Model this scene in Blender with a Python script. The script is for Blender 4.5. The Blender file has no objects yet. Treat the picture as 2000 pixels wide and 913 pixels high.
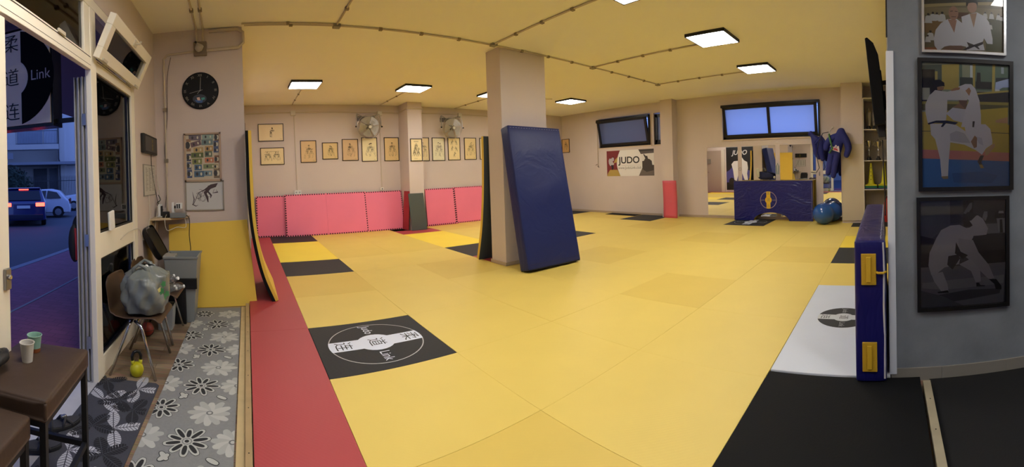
import bpy, bmesh, math, random
from mathutils import Vector, Matrix, Quaternion
PI = math.pi
SC = bpy.context.scene
C = SC.collection

# ---------------------------------------------------------------- camera
def rot3(y, p, r):
    return Matrix.Rotation(y, 3, 'Z') @ Matrix.Rotation(p, 3, 'X') @ Matrix.Rotation(r, 3, 'Y')
FPX, YAW, PITCH, ROLL, YC = 796.83, -0.6513, -0.00951, 0.03238, 342.58
CAMZ = 1.408
cd = bpy.data.cameras.new('camera'); cam = bpy.data.objects.new('camera', cd); C.objects.link(cam)
cd.type = 'PANO'; cd.panorama_type = 'CENTRAL_CYLINDRICAL'
cd.central_cylindrical_radius = 1.0
cd.central_cylindrical_range_u_min = -1000/FPX; cd.central_cylindrical_range_u_max = 1000/FPX
cd.central_cylindrical_range_v_min = -(913-YC)/FPX; cd.central_cylindrical_range_v_max = YC/FPX
cd.clip_start = 0.02; cd.clip_end = 300
R = rot3(YAW, PITCH, ROLL)
right, fwd, up = R.col[0], R.col[1], R.col[2]
m = Matrix((right, up, -fwd)).transposed().to_4x4(); m.translation = (0, 0, CAMZ)
cam.matrix_world = m
SC.camera = cam

# ---------------------------------------------------------------- light and exposure
LED = 32.0
LED_COL = (1.0, 0.97, 0.95)
w = bpy.data.worlds.new('dusk'); SC.world = w; w.use_nodes = True
nt = w.node_tree; bg = nt.nodes['Background']
tc = nt.nodes.new('ShaderNodeTexCoord'); sx = nt.nodes.new('ShaderNodeSeparateXYZ'); cr = nt.nodes.new('ShaderNodeValToRGB')
nt.links.new(tc.outputs['Generated'], sx.inputs[0]); nt.links.new(sx.outputs['Z'], cr.inputs[0]); nt.links.new(cr.outputs[0], bg.inputs[0])
cr.color_ramp.elements[0].color = (0.16, 0.27, 0.72, 1); cr.color_ramp.elements[1].color = (0.07, 0.14, 0.55, 1)
bg.inputs[1].default_value = 2.2
SC.view_settings.view_transform = 'Standard'; SC.view_settings.look = 'None'
SC.view_settings.exposure = 0.0; SC.view_settings.gamma = 1.0; SC.view_settings.use_curve_mapping = False
SC.cycles.max_bounces = 8; SC.cycles.transparent_max_bounces = 12; SC.cycles.use_denoising = True
SC.cycles.sample_clamp_indirect = 6.0; SC.cycles.caustics_reflective = False; SC.cycles.caustics_refractive = False

# ---------------------------------------------------------------- materials
def lin(hx):
    hx = hx.lstrip('#'); o = []
    for i in (0, 2, 4):
        c = int(hx[i:i+2], 16)/255; o.append(c/12.92 if c <= .04045 else ((c+.055)/1.055)**2.4)
    return (*o, 1)
_M = {}
def M(hx, rough=.6, metal=0, bump=0, scale=40, var=0, vscale=3, spec=.5, coat=0, emit=0, alpha=1, trans=0, sss=0):
    key = (hx, rough, metal, bump, scale, var, vscale, spec, coat, emit, alpha, trans, sss)
    if key in _M: return _M[key]
    mt = bpy.data.materials.new('mat_'+hx.strip('#')); mt.use_nodes = True
    n = mt.node_tree; b = n.nodes['Principled BSDF']; L = n.links
    b.inputs['Base Color'].default_value = lin(hx); b.inputs['Roughness'].default_value = rough
    b.inputs['Metallic'].default_value = metal; b.inputs['Specular IOR Level'].default_value = spec
    b.inputs['Coat Weight'].default_value = coat; b.inputs['Alpha'].default_value = alpha
    b.inputs['Transmission Weight'].default_value = trans
    if emit:
        b.inputs['Emission Color'].default_value = lin(hx); b.inputs['Emission Strength'].default_value = emit
    if bump or var:
        t = n.nodes.new('ShaderNodeTexCoord')
    if bump:
        no = n.nodes.new('ShaderNodeTexNoise'); no.inputs['Scale'].default_value = scale; no.inputs['Detail'].default_value = 4
        bu = n.nodes.new('ShaderNodeBump'); bu.inputs['Strength'].default_value = bump; bu.inputs['Distance'].default_value = .01
        L.new(t.outputs['Object'], no.inputs['Vector']); L.new(no.outputs['Fac'], bu.inputs['Height']); L.new(bu.outputs[0], b.inputs['Normal'])
    if var:
        n2 = n.nodes.new('ShaderNodeTexNoise'); n2.inputs['Scale'].default_value = vscale; n2.inputs['Detail'].default_value = 5
        mx = n.nodes.new('ShaderNodeMix'); mx.data_type = 'RGBA'
        c = lin(hx); mx.inputs[6].default_value = tuple(max(0, v*(1-var)) for v in c[:3])+(1,)
        mx.inputs[7].default_value = tuple(min(1, v*(1+var)) for v in c[:3])+(1,)
        L.new(t.outputs['Object'], n2.inputs['Vector']); L.new(n2.outputs['Fac'], mx.inputs[0]); L.new(mx.outputs[2], b.inputs['Base Color'])
    _M[key] = mt; return mt
def glass_mat(name, tint=(0.9, 0.93, 0.95), refl=.0):
    mt = bpy.data.materials.new(name); mt.use_nodes = True; n = mt.node_tree; n.nodes.clear()
    o = n.nodes.new('ShaderNodeOutputMaterial'); tr = n.nodes.new('ShaderNodeBsdfTransparent'); gl = n.nodes.new('ShaderNodeBsdfGlossy')
    mx = n.nodes.new('ShaderNodeMixShader'); fr = n.nodes.new('ShaderNodeFresnel'); fr.inputs[0].default_value = 1.5
    ad = n.nodes.new('ShaderNodeMath'); ad.operation = 'ADD'; ad.inputs[1].default_value = refl
    tr.inputs[0].default_value = (*tint, 1); gl.inputs['Roughness'].default_value = .02
    n.links.new(fr.outputs[0], ad.inputs[0]); n.links.new(ad.outputs[0], mx.inputs[0])
    n.links.new(tr.outputs[0], mx.inputs[1]); n.links.new(gl.outputs[0], mx.inputs[2]); n.links.new(mx.outputs[0], o.inputs[0]); return mt
def frosted_mat(tint=(.95, .97, 1)):
    mt = bpy.data.materials.new('frosted_glass'); mt.use_nodes = True; n = mt.node_tree; n.nodes.clear()
    o = n.nodes.new('ShaderNodeOutputMaterial'); tr = n.nodes.new('ShaderNodeBsdfTranslucent'); gl = n.nodes.new('ShaderNodeBsdfGlossy')
    t2 = n.nodes.new('ShaderNodeBsdfTransparent'); mx = n.nodes.new('ShaderNodeMixShader'); m2 = n.nodes.new('ShaderNodeMixShader')
    no = n.nodes.new('ShaderNodeTexNoise'); no.inputs['Scale'].default_value = 90; bu = n.nodes.new('ShaderNodeBump'); bu.inputs['Strength'].default_value = .6; bu.inputs['Distance'].default_value = .003
    n.links.new(no.outputs['Fac'], bu.inputs['Height']); n.links.new(bu.outputs[0], gl.inputs['Normal'])
    tr.inputs[0].default_value = (*tint, 1); t2.inputs[0].default_value = (*[c*.95 for c in tint], 1); gl.inputs['Roughness'].default_value = .25
    mx.inputs[0].default_value = .45; m2.inputs[0].default_value = .06
    n.links.new(tr.outputs[0], mx.inputs[1]); n.links.new(t2.outputs[0], mx.inputs[2])
    n.links.new(mx.outputs[0], m2.inputs[1]); n.links.new(gl.outputs[0], m2.inputs[2]); n.links.new(m2.outputs[0], o.inputs[0]); return mt
def emis(name, col, s):
    mt = bpy.data.materials.new(name); mt.use_nodes = True; n = mt.node_tree; n.nodes.clear()
    o = n.nodes.new('ShaderNodeOutputMaterial'); e = n.nodes.new('ShaderNodeEmission'); e.inputs[0].default_value = (*col, 1); e.inputs[1].default_value = s
    n.links.new(e.outputs[0], o.inputs[0]); return mt
def wood_floor_mat():
    mt = M('#6d5440', .45); mt = mt.copy(); n = mt.node_tree; b = n.nodes['Principled BSDF']; L = n.links
    t = n.nodes.new('ShaderNodeTexCoord'); mp = n.nodes.new('ShaderNodeMapping'); mp.inputs['Rotation'].default_value = (0, 0, 0)
    br = n.nodes.new('ShaderNodeTexBrick'); br.inputs['Color1'].default_value = lin('#97846e'); br.inputs['Color2'].default_value = lin('#6f5c4a'); br.inputs['Mortar'].default_value = lin('#4a3d32')
    br.inputs['Scale'].default_value = 1; br.inputs['Brick Width'].default_value = .38; br.inputs['Row Height'].default_value = .085; br.inputs['Mortar Size'].default_value = .0015
    no = n.nodes.new('ShaderNodeTexNoise'); no.inputs['Scale'].default_value = 6; no.inputs['Detail'].default_value = 8; m2 = n.nodes.new('ShaderNodeMapping'); m2.inputs['Scale'].default_value = (1.5, 14, 1)
    mx = n.nodes.new('ShaderNodeMix'); mx.data_type = 'RGBA'; mx.blend_type = 'OVERLAY'; mx.inputs[0].default_value = .55
    L.new(t.outputs['Object'], mp.inputs[0]); L.new(mp.outputs[0], br.inputs['Vector']); L.new(t.outputs['Object'], m2.inputs[0]); L.new(m2.outputs[0], no.inputs['Vector'])
    L.new(br.outputs['Color'], mx.inputs[6]); L.new(no.outputs['Color'], mx.inputs[7]); L.new(mx.outputs[2], b.inputs['Base Color']); return mt
def brick_mat(c1, c2, mortar, bw, rh, ms=.006, rough=.7):
    mt = bpy.data.materials.new('mat_tiles'); mt.use_nodes = True; n = mt.node_tree; b = n.nodes['Principled BSDF']; L = n.links
    t = n.nodes.new('ShaderNodeTexCoord'); br = n.nodes.new('ShaderNodeTexBrick')
    br.inputs['Color1'].default_value = lin(c1); br.inputs['Color2'].default_value = lin(c2); br.inputs['Mortar'].default_value = lin(mortar)
    br.inputs['Scale'].default_value = 1; br.inputs['Brick Width'].default_value = bw; br.inputs['Row Height'].default_value = rh; br.inputs['Mortar Size'].default_value = ms
    L.new(t.outputs['Object'], br.inputs['Vector']); L.new(br.outputs['Color'], b.inputs['Base Color']); b.inputs['Roughness'].default_value = rough; return mt
def foam_mat(hx, rough=.5, var=.05):
    """puzzle-mat foam: fine woven T-pattern relief"""
    mt = bpy.data.materials.new('foam_'+hx.strip('#')); mt.use_nodes = True; n = mt.node_tree; b = n.nodes['Principled BSDF']; L = n.links
    t = n.nodes.new('ShaderNodeTexCoord'); ck = n.nodes.new('ShaderNodeTexWave'); ck.inputs['Scale'].default_value = 22; ck.bands_direction = 'DIAGONAL'
    ck.inputs['Distortion'].default_value = 1.0
    bu = n.nodes.new('ShaderNodeBump'); bu.inputs['Strength'].default_value = .07; bu.inputs['Distance'].default_value = .003
    n2 = n.nodes.new('ShaderNodeTexNoise'); n2.inputs['Scale'].default_value = 2.3; n2.inputs['Detail'].default_value = 5
    mx = n.nodes.new('ShaderNodeMix'); mx.data_type = 'RGBA'; c = lin(hx)
    mx.inputs[6].default_value = tuple(v*(1-var) for v in c[:3])+(1,); mx.inputs[7].default_value = tuple(min(1, v*(1+var)) for v in c[:3])+(1,)
    L.new(t.outputs['Object'], ck.inputs['Vector']); L.new(ck.outputs['Fac'], bu.inputs['Height']); L.new(bu.outputs[0], b.inputs['Normal'])
    L.new(t.outputs['Object'], n2.inputs['Vector']); L.new(n2.outputs['Fac'], mx.inputs[0]); L.new(mx.outputs[2], b.inputs['Base Color'])
    b.inputs['Roughness'].default_value = rough; b.inputs['Specular IOR Level'].default_value = .45; return mt
def vinyl_mat(hx, rough=.33, str_=.4):
    """tarpaulin cover with soft creases"""
    mt = bpy.data.materials.new('vinyl_'+hx.strip('#')); mt.use_nodes = True; n = mt.node_tree; b = n.nodes['Principled BSDF']; L = n.links
    t = n.nodes.new('ShaderNodeTexCoord'); mp = n.nodes.new('ShaderNodeMapping'); mp.inputs['Rotation'].default_value = (.3, .9, .4); mp.inputs['Scale'].default_value = (1, 1, 2.6)
    no = n.nodes.new('ShaderNodeTexNoise'); no.inputs['Scale'].default_value = 1.7; no.inputs['Detail'].default_value = 3; no.inputs['Distortion'].default_value = .9
    cr = n.nodes.new('ShaderNodeMath'); cr.operation = 'PINGPONG'; cr.inputs[1].default_value = .09
    bu = n.nodes.new('ShaderNodeBump'); bu.inputs['Strength'].default_value = str_; bu.inputs['Distance'].default_value = .09
    L.new(t.outputs['Object'], mp.inputs[0]); L.new(mp.outputs[0], no.inputs['Vector']); L.new(no.outputs['Fac'], cr.inputs[0]); L.new(cr.outputs[0], bu.inputs['Height']); L.new(bu.outputs[0], b.inputs['Normal'])
    b.inputs['Base Color'].default_value = lin(hx); b.inputs['Roughness'].default_value = rough; b.inputs['Specular IOR Level'].default_value = .4; return mt

GLASS = glass_mat('clear_glass'); FROST = frosted_mat((.86, .85, .86)); FROST2 = frosted_mat((.50, .42, .33)); PGLASS = glass_mat('picture_glass', (.97, .97, .97), -.02); MIRROR = M('#f4f6f6', .01, 1)
TAUPE = M('#d3c5be', .8, bump=.12, scale=60, var=.05, vscale=1.5)
CEIL = M('#fbf6e8', .85, bump=.05, scale=30, var=.03, vscale=.8)
GREYWALL = M('#7c838c', .75, bump=.1, scale=40, var=.3, vscale=4.5)
YEL = foam_mat('#e6cc68'); YEL2 = foam_mat('#e0c45f'); YELB = foam_mat('#f8dc48'); REDM = foam_mat('#b04348'); BLKM = foam_mat('#202427', .65); GRYM = foam_mat('#d3dae4', .6)
DGRY = foam_mat('#4d5450', .7); PINK = foam_mat('#f5809c', .7); OLIVE = foam_mat('#e8c450', .75); BLKR = M('#090b0d', .8, bump=.1, scale=80, var=.2, spec=.25)
BLUEV = vinyl_mat('#12225f', .42, .22); NAVYV = vinyl_mat('#181860'); NAVYB = vinyl_mat('#191c68', .3, .8)
WHITEAL = M('#f2ead6', .4); BLACK = M('#121214', .5); BLACKG = M('#0d0d10', .2); CHROME = M('#c8c8c8', .18, 1); STEEL = M('#9a9a9a', .35, .9)
BEIGEP = M('#b8a48c', .7); INK = M('#2a2622', .9); WHITE = M('#e8e8e6', .5); DARKWOOD = M('#2a1d18', .5)

# ---------------------------------------------------------------- mesh helpers
class B:
    def __init__(s): s.v = []; s.f = []; s.m = []; s.cm = 0; s.mats = []
    def mat(s, mt):
        if mt not in s.mats: s.mats.append(mt)
        s.cm = s.mats.index(mt); return s
    def add(s, vs, fs, T=None):
        k = len(s.v)
        s.v += [tuple(T @ Vector(v)) if T else tuple(v) for v in vs]
        s.f += [tuple(i+k for i in f) for f in fs]; s.m += [s.cm]*len(fs); return s
    def box(s, a, b, T=None):
        (x0, y0, z0), (x1, y1, z1) = a, b
        if x0 > x1: x0, x1 = x1, x0
        if y0 > y1: y0, y1 = y1, y0
        if z0 > z1: z0, z1 = z1, z0
        vs = [(x0,y0,z0),(x1,y0,z0),(x1,y1,z0),(x0,y1,z0),(x0,y0,z1),(x1,y0,z1),(x1,y1,z1),(x0,y1,z1)]
        return s.add(vs, [(0,3,2,1),(4,5,6,7),(0,1,5,4),(1,2,6,5),(2,3,7,6),(3,0,4,7)], T)
    def tube(s, pts, r, n=8, cap=True, closed=False):
        pts = [Vector(p) for p in pts]; rs = r if isinstance(r, (list, tuple)) else [r]*len(pts)
        k = len(s.v); N = len(pts); ref = None
        for i, p in enumerate(pts):
            if closed: t = pts[(i+1) % N]-pts[i-1]
            else: t = pts[min(i+1, N-1)]-pts[max(i-1, 0)]
            t.normalize()
            if ref is None: ref = Vector((0, 0, 1)) if abs(t.z) < .9 else Vector((1, 0, 0))
            a = t.cross(ref).normalized(); ref = a.cross(t).normalized()
            for j in range(n):
                an = 2*PI*j/n; s.v.append(tuple(p+(a*math.cos(an)+ref*math.sin(an))*rs[i]))
        fs = []
        for i in range(N if closed else N-1):
            i2 = (i+1) % N
            for j in range(n): fs.append((k+i*n+j, k+i*n+(j+1) % n, k+i2*n+(j+1) % n, k+i2*n+j))
        if cap and not closed: fs += [tuple(k+j for j in reversed(range(n))), tuple(k+(N-1)*n+j for j in range(n))]
        s.f += fs; s.m += [s.cm]*len(fs); return s
    def lathe(s, prof, n=24, T=None, cap=True):
        vs = []; fs = []
        for r, z in prof:
            for j in range(n): vs.append((r*math.cos(2*PI*j/n), r*math.sin(2*PI*j/n), z))
        for i in range(len(prof)-1):
            for j in range(n): fs.append((i*n+j, i*n+(j+1) % n, (i+1)*n+(j+1) % n, (i+1)*n+j))
        if cap: fs += [tuple(reversed(range(n))), tuple((len(prof)-1)*n+j for j in range(n))]
        return s.add(vs, fs, T)
    def sphere(s, c, r, n=16, sc=(1, 1, 1)):
        prof = [(max(1e-4, math.sin(PI*i/n))*r, -math.cos(PI*i/n)*r) for i in range(n+1)]
        T = Matrix.Translation(c) @ Matrix.Diagonal((*sc, 1)); return s.lathe(prof, 2*n, T)
    def prism(s, poly, z0, z1, T=None):
        n = len(poly); vs = [(x, y, z0) for x, y in poly]+[(x, y, z1) for x, y in poly]
        fs = [tuple(reversed(range(n))), tuple(range(n, 2*n))]+[(i, (i+1) % n, n+(i+1) % n, n+i) for i in range(n)]
        return s.add(vs, fs, T)
    def poly(s, pts, z=0, T=None):
        return s.add([(x, y, z) for x, y in pts], [tuple(range(len(pts)))], T)
    def ribbon(s, pts, wd, z=0, T=None):
        """flat stroke of width wd through 2D points"""
        P = [Vector((p[0], p[1])) for p in pts]
        ws = wd if isinstance(wd, (list, tuple)) else [wd]*len(P); vs = []
        for i, p in enumerate(P):
            t = P[min(i+1, len(P)-1)]-P[max(i-1, 0)]
            if t.length < 1e-9: t = Vector((1, 0))
            t.normalize(); nn = Vector((-t.y, t.x))*ws[i]/2
            vs += [(p.x+nn.x, p.y+nn.y, z), (p.x-nn.x, p.y-nn.y, z)]
        return s.add(vs, [(2*i, 2*i+1, 2*i+3, 2*i+2) for i in range(len(P)-1)], T)
    def grid(s, fn, nu, nv, closeu=False):
        k = len(s.v); fs = []
        for i in range(nu+1 if not closeu else nu):
            for j in range(nv+1): s.v.append(tuple(fn(i/nu, j/nv)))
        w_ = nv+1
        for i in range(nu):
            i2 = (i+1) % nu if closeu else i+1
            for j in range(nv): fs.append((k+i*w_+j, k+i2*w_+j, k+i2*w_+j+1, k+i*w_+j+1))
        s.f += fs; s.m += [s.cm]*len(fs); return s
    def build(s, name, mt=None, parent=None, loc=None, rotz=0, smooth=False, bevel=0, mw=None, seg=2):
        me = bpy.data.meshes.new(name); me.from_pydata(s.v, [], s.f)
        if mt is not None: me.materials.append(mt)
        for q in s.mats: me.materials.append(q)
        if s.mats:
            off = 1 if mt is not None else 0
            me.polygons.foreach_set('material_index', [i+off for i in s.m])
        bm = bmesh.new(); bm.from_mesh(me); bmesh.ops.recalc_face_normals(bm, faces=[f for f in bm.faces if not s.mats]) ; bm.to_mesh(me); bm.free()
        if smooth: me.shade_smooth()
        o = bpy.data.objects.new(name, me); C.objects.link(o)
        if parent: o.parent = parent
        if mw is not None: o.matrix_local = mw
        if loc: o.location = loc
        if rotz: o.rotation_euler = (0, 0, rotz)
        if bevel:
            bv = o.modifiers.new('bevel', 'BEVEL'); bv.width = bevel; bv.segments = seg; bv.limit_method = 'ANGLE'
            if smooth is False: me.shade_smooth(); o.modifiers.new('wn', 'WEIGHTED_NORMAL')
        return o
def bx(name, a, b, mt, parent=None, bevel=0, **k): return B().box(a, b).build(name, mt, parent, bevel=bevel, **k)
def tag(o, label, cat, group=None):
    o['label'] = label; o['category'] = cat
    if group: o['group'] = group
    return o
def thing(name, label, cat, loc=(0, 0, 0), rotz=0, group=None, mw=None):
    o = bpy.data.objects.new(name, None); o.empty_display_size = .1; C.objects.link(o); o.location = loc; o.rotation_euler = (0, 0, rotz)
    if mw is not None: o.matrix_world = mw
    return tag(o, label, cat, group)
def struct(o): o['kind'] = 'structure'; return o
def dup(root, loc=None, rotz=None, label=None):
    r = root.copy(); C.objects.link(r)
    if loc: r.location = loc
    if rotz is not None: r.rotation_euler = (0, 0, rotz)
    if label: r['label'] = label
    for ch in list(root.children):
        c = ch.copy(); C.objects.link(c); c.parent = r
        for g in ch.children:
            d = g.copy(); C.objects.link(d); d.parent = c
    return r
def frameT(o, U, V):
    U = Vector(U).normalized(); V = Vector(V).normalized(); N = U.cross(V)
    m = Matrix((U, V, N)).transposed().to_4x4(); m.translation = Vector(o); return m
def text(s, size, mt, parent, T, name='lettering', align='CENTER', thick=0, bold=0, sx=1, shear=0, fit=None):
    cu = bpy.data.curves.new('txt', 'FONT'); cu.body = s; cu.size = size; cu.align_x = align; cu.align_y = 'CENTER'; cu.extrude = thick; cu.offset = bold; cu.shear = shear
    t = bpy.data.objects.new('txt', cu); C.objects.link(t); dg = bpy.context.evaluated_depsgraph_get(); dg.update()
    me = bpy.data.meshes.new_from_object(t.evaluated_get(dg)); bpy.data.objects.remove(t); bpy.data.curves.remove(cu)
    me.materials.clear(); me.materials.append(mt)
    if fit:
        xs = [v.co.x for v in me.vertices]; ys = [v.co.y for v in me.vertices]; fx, fy = fit[0]/(max(xs)-min(xs)), fit[1]/(max(ys)-min(ys))
        me.transform(Matrix.Diagonal((fx, fy, 1, 1)) @ Matrix.Translation((-(max(xs)+min(xs))/2, -(max(ys)+min(ys))/2, 0)))
    if sx != 1: me.transform(Matrix.Diagonal((sx, 1, 1, 1)))
    o = bpy.data.objects.new(name, me); C.objects.link(o); o.parent = parent; o.matrix_local = T; return o
def skin(name, pts, edges, rad, mt, parent=None, sub=2, loc=None, mw=None):
    me = bpy.data.meshes.new(name); me.from_pydata(pts, edges, []); me.materials.append(mt)
    o = bpy.data.objects.new(name, me); C.objects.link(o)
    if parent: o.parent = parent
    if mw is not None: o.matrix_local = mw
    if loc: o.location = loc
    sk = o.modifiers.new('skin', 'SKIN'); sk.use_smooth_shade = True
    for i, r in enumerate(rad):
        v = me.skin_vertices[0].data[i]; v.radius = (r, r) if not isinstance(r, tuple) else r
    me.skin_vertices[0].data[0].use_root = True
    sb = o.modifiers.new('sub', 'SUBSURF'); sb.levels = sub; sb.render_levels = sub; return o

def emblem(parent, T, Rr, ring, band, char, txt, fill=None, ringw=.012, L='Judo', Rt='Link'):
    """club roundel in the plane of T: ring, vertical band with round middle, three characters, two words"""
    e = B(); n = 64; hb, rb = .235*Rr, .40*Rr
    if fill: e.mat(fill).poly([(Rr*math.cos(2*PI*i/n), Rr*math.sin(2*PI*i/n)) for i in range(n)], .0006)
    if ringw:
        e.mat(ring); vs = []
        for i in range(n):
            a = 2*PI*i/n; vs += [(Rr*math.cos(a), Rr*math.sin(a), .0008), ((Rr-ringw)*math.cos(a), (Rr-ringw)*math.sin(a), .0008)]
        e.add(vs, [(2*i, 2*((i+1) % n), 2*((i+1) % n)+1, 2*i+1) for i in range(n)])
    pts = []
    a1 = math.acos(hb/Rr)
    for i in range(9): a = a1+(PI-2*a1)*i/8; pts.append((Rr*math.cos(a), Rr*math.sin(a)))
    b1 = math.asin(math.sqrt(1-(hb/rb)**2))
    for i in range(9): a = PI-b1+2*b1*i/8; pts.append((rb*math.cos(a), rb*math.sin(a)))
    pts += [(-x, -y) for x, y in pts[:]]
    e.mat(band).poly(pts, .0012)
    e.build('emblem', None, parent, mw=T)
    for ch, v in (('柔', .74), ('道', 0), ('连', -.72)):
        text(ch, .40*Rr, char, parent, T @ Matrix.Translation((0, v*Rr, .002)), bold=-.0025*Rr)
    if L: text(L, .30*Rr, txt, parent, T @ Matrix.Translation((-.69*Rr, 0, .002)), sx=.85)
    if Rt: text(Rt, .30*Rr, txt, parent, T @ Matrix.Translation((.69*Rr, 0, .002)), sx=.85)

# ================================================================ THE SETTING
H = 3.27; YB = 10.18; XR = 10.0; YCL = 4.94; ZF = -.05
struct(bx('floor', (-1.25, -3.5, ZF-.1), (XR+.2, YB+.15, ZF), wood_floor_mat()))
struct(bx('ceiling', (-1.25, -3.6, H), (XR+.3, YB+.2, H+.15), CEIL))
struct(bx('wall_back', (-.15, YB, ZF), (XR+.3, YB+.2, H), TAUPE))
struct(bx('wall_left', (-.15, YCL+.18, ZF), (.0, YB, H), TAUPE))
struct(bx('wall_entrance', (-1.3, YCL, ZF), (.0, YCL+.18, H), TAUPE))
struct(bx('wall_rear', (-1.3, -3.65, ZF), (XR, -3.5, H), GREYWALL))
struct(bx('wall_grey', (2.68, -3.5, ZF), (2.86, -.012, H), GREYWALL))
struct(B().box((2.86, -.2, ZF), (9.38, -.012, H)).box((9.2, -.8, ZF), (XR, -.55, H)).build('wall_partition', M('#b8b2a8', .8)))
# window wall with three openings (y0, y1, z0, z1)
WIN = [(6.52, 8.5, 2.06, 2.95), (5.98, 6.4, 2.06, 2.95), (1.64, 4.24, 2.08, 2.98)]
b = B(); cuts = sorted([(a, c) for a, c, _, _ in WIN]); y = -.8
b.box((XR, -.8, ZF), (XR+.32, YB+.2, 2.06)); b.box((XR, -.8, 2.98), (XR+.32, YB+.2, H))
for a, c in cuts: b.box((XR, y, 2.06), (XR+.32, a, 2.98)); y = c
b.box((XR, y, 2.06), (XR+.32, YB+.2, 2.98)); struct(b.build('wall_right', TAUPE))
struct(bx('trim_1', (9.72, 5.62, ZF), (XR, 6.0, H), TAUPE)); bpy.data.objects['trim_1'].name = 'pillar_window_wall'
struct(bx('pillar_corner', (9.48, .56, ZF), (XR, 1.06, H), TAUPE))
struct(bx('pillar_back_wall', (4.04, 9.56, ZF), (4.44, YB, H), TAUPE))
pc = bx('pillar_central', (3.575, 4.9, ZF), (4.47, 5.27, H), TAUPE, bevel=.006); struct(pc)
struct(bx('baseboard_pillar', (3.56, 4.885, 0), (4.485, 5.285, .055), M('#b8a690', .6), bevel=.004))
struct(bx('baseboard_right', (9.985, 1.06, 0), (XR, 9.9, .06), M('#b3a08b', .6)))
b = B(); y = -3.5
while y < -.05: b.box((2.668, y+.001, ZF), (2.682, min(y+.45, -.012)-.001, .035)); y += .45
struct(b.build('baseboard_grey', M('#8a8780', .5)))
struct(bx('trim_1', (2.662, -.05, .0), (2.7, .0, 2.13), M('#eaf0f8', .3), bevel=.004))
# raised strip of wall behind the head trim of the windows
for i, (a, c, z0, z1) in enumerate(WIN):
    struct(bx('trim_%d' % (i+2), (9.985-(.012 if i == 2 else 0), a-.05, z0-.035), (XR+.2, c+.03, z0), M('#cdbba4', .6)))
DKFR = M('#1b1b1d', .4, .3)
def hopper(n, y0, y1, z0, z1, tilt, panes=1, gm=None):
    root = bpy.data.objects.new('window_%d' % n, None); C.objects.link(root); root.location = (XR+.06, y0, z0); root['kind'] = 'structure'
    W = y1-y0; Hh = z1-z0; f = .06
    b = B(); b.box((0, 0, 0), (.06, W, f)).box((0, 0, Hh-f), (.06, W, Hh)).box((0, 0, 0), (.06, f, Hh)).box((0, W-f, 0), (.06, W, Hh)); b.build('window_frame', DKFR, root)
    T = Matrix.Translation((0, 0, f)) @ Matrix.Rotation(-tilt, 4, 'Y')
    Hs = Hh-2*f+.02; y = f
    b = B(); g = B(); wd = (W-2*f)/panes
    b.box((-.06, f, 0), (0, W-f, .07), T).box((-.06, f, Hs-.07), (0, W-f, Hs), T)
    for k in range(panes+1):
        yy = f+k*wd; b.box((-.06, max(f, yy-.035 if 0 < k < panes else (yy if k == 0 else yy-.07)), 0), (0, yy+(.035 if 0 < k < panes else (.07 if k == 0 else 0)), Hs), T)
    g.box((-.035, f+.03, .04), (-.028, W-f-.03, Hs-.04), T)
    b.build('sash', DKFR, root); g.build('glass', gm or FROST, root)
    if tilt > .05:
        B().prism([(-.16, 0), (.05, 0), (.05, Hh-.02), (-.16, Hh-.02)], 0, .008, Matrix.Translation((0, .012, 0)) @ Matrix.Rotation(PI/2, 4, 'X')).build('side_screen', DKFR, root)
        B().box((-.17, 0, Hh-.07), (.06, W, Hh-.0)).build('head_casing', DKFR, root)
        B().tube([(-.02, .06, Hh-.12), tuple((T @ Vector((-.03, .08, Hs-.1))))], .006).tube([(-.02, W-.06, Hh-.12), tuple(T @ Vector((-.03, W-.08, Hs-.1)))], .006).build('stay', STEEL, root)
    return root
hopper(1, *WIN[0], .2, gm=FROST2); hopper(2, *WIN[1], 0, gm=FROST2); hopper(3, *WIN[2], .2, 2)

# ---- shopfront in the plane x = -1.1 --------------------------------
struct(bx('wall_street', (-1.3, 3.99, ZF), (-1.1, YCL, H), TAUPE))
struct(B().box((-1.3, -3.5, ZF), (-1.1, -1.2, H)).box((-1.3, -1.2, 2.82), (-1.1, 3.99, H)).build('wall_lintel', TAUPE))
FR = root = bpy.data.objects.new('door_1', None); C.objects.link(root); root['kind'] = 'structure'; root.location = (-1.1, 0, 0)
def fr(name, *boxes, mt=WHITEAL, bev=.004, par=None): 
    b = B()
    for q in boxes: b.box(*q)
    return b.build(name, mt, par or FR, bevel=bev)
fr('jamb', ((-.05, 1.45, ZF), (0, 1.53, 2.24)), ((-.05, 2.805, ZF), (0, 2.92, 2.74)), ((-.05, 3.87, ZF), (0, 3.99, 2.74)))
fr('transom_beam', ((-.04, -1.2, 2.262), (0, 2.805, 2.37)), ((-.04, 2.92, 2.27), (0, 3.87, 2.37)), ((-.04, -1.2, 2.74), (0, 3.99, 2.82)))
fr('rail', ((-.05, 2.92, .84), (-.008, 3.87, 1.03)), ((-.05, 2.92, ZF), (-.008, 3.87, .1)))
fr('fanlight_mullion', ((-.05, 2.70, 2.37), (-.004, 2.805, 2.74)), ((-.05, 1.2, 2.37), (-.02, 1.26, 2.74)))
bx('fanlight_glass', (-.03, -1.2, 2.37), (-.026, 2.70, 2.74), GLASS, FR)
bx('fixed_pane', (-.05, 2.92, 1.03), (-.044, 3.87, 2.27), GLASS, FR); bx('lower_pane', (-.05, 2.92, .1), (-.044, 3.87, .84), GLASS, FR)
b = B()
for z0, z1 in ((1.03, 2.27), (.1, .84)):
    b.box((-.035, 2.92, z0), (-.02, 2.935, z1)).box((-.035, 3.855, z0), (-.02, 3.87, z1)).box((-.035, 2.935, z0), (-.02, 3.855, z0+.015)).box((-.035, 2.935, z1-.015), (-.02, 3.855, z1))
b.build('gasket', BLACK, FR)
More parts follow.
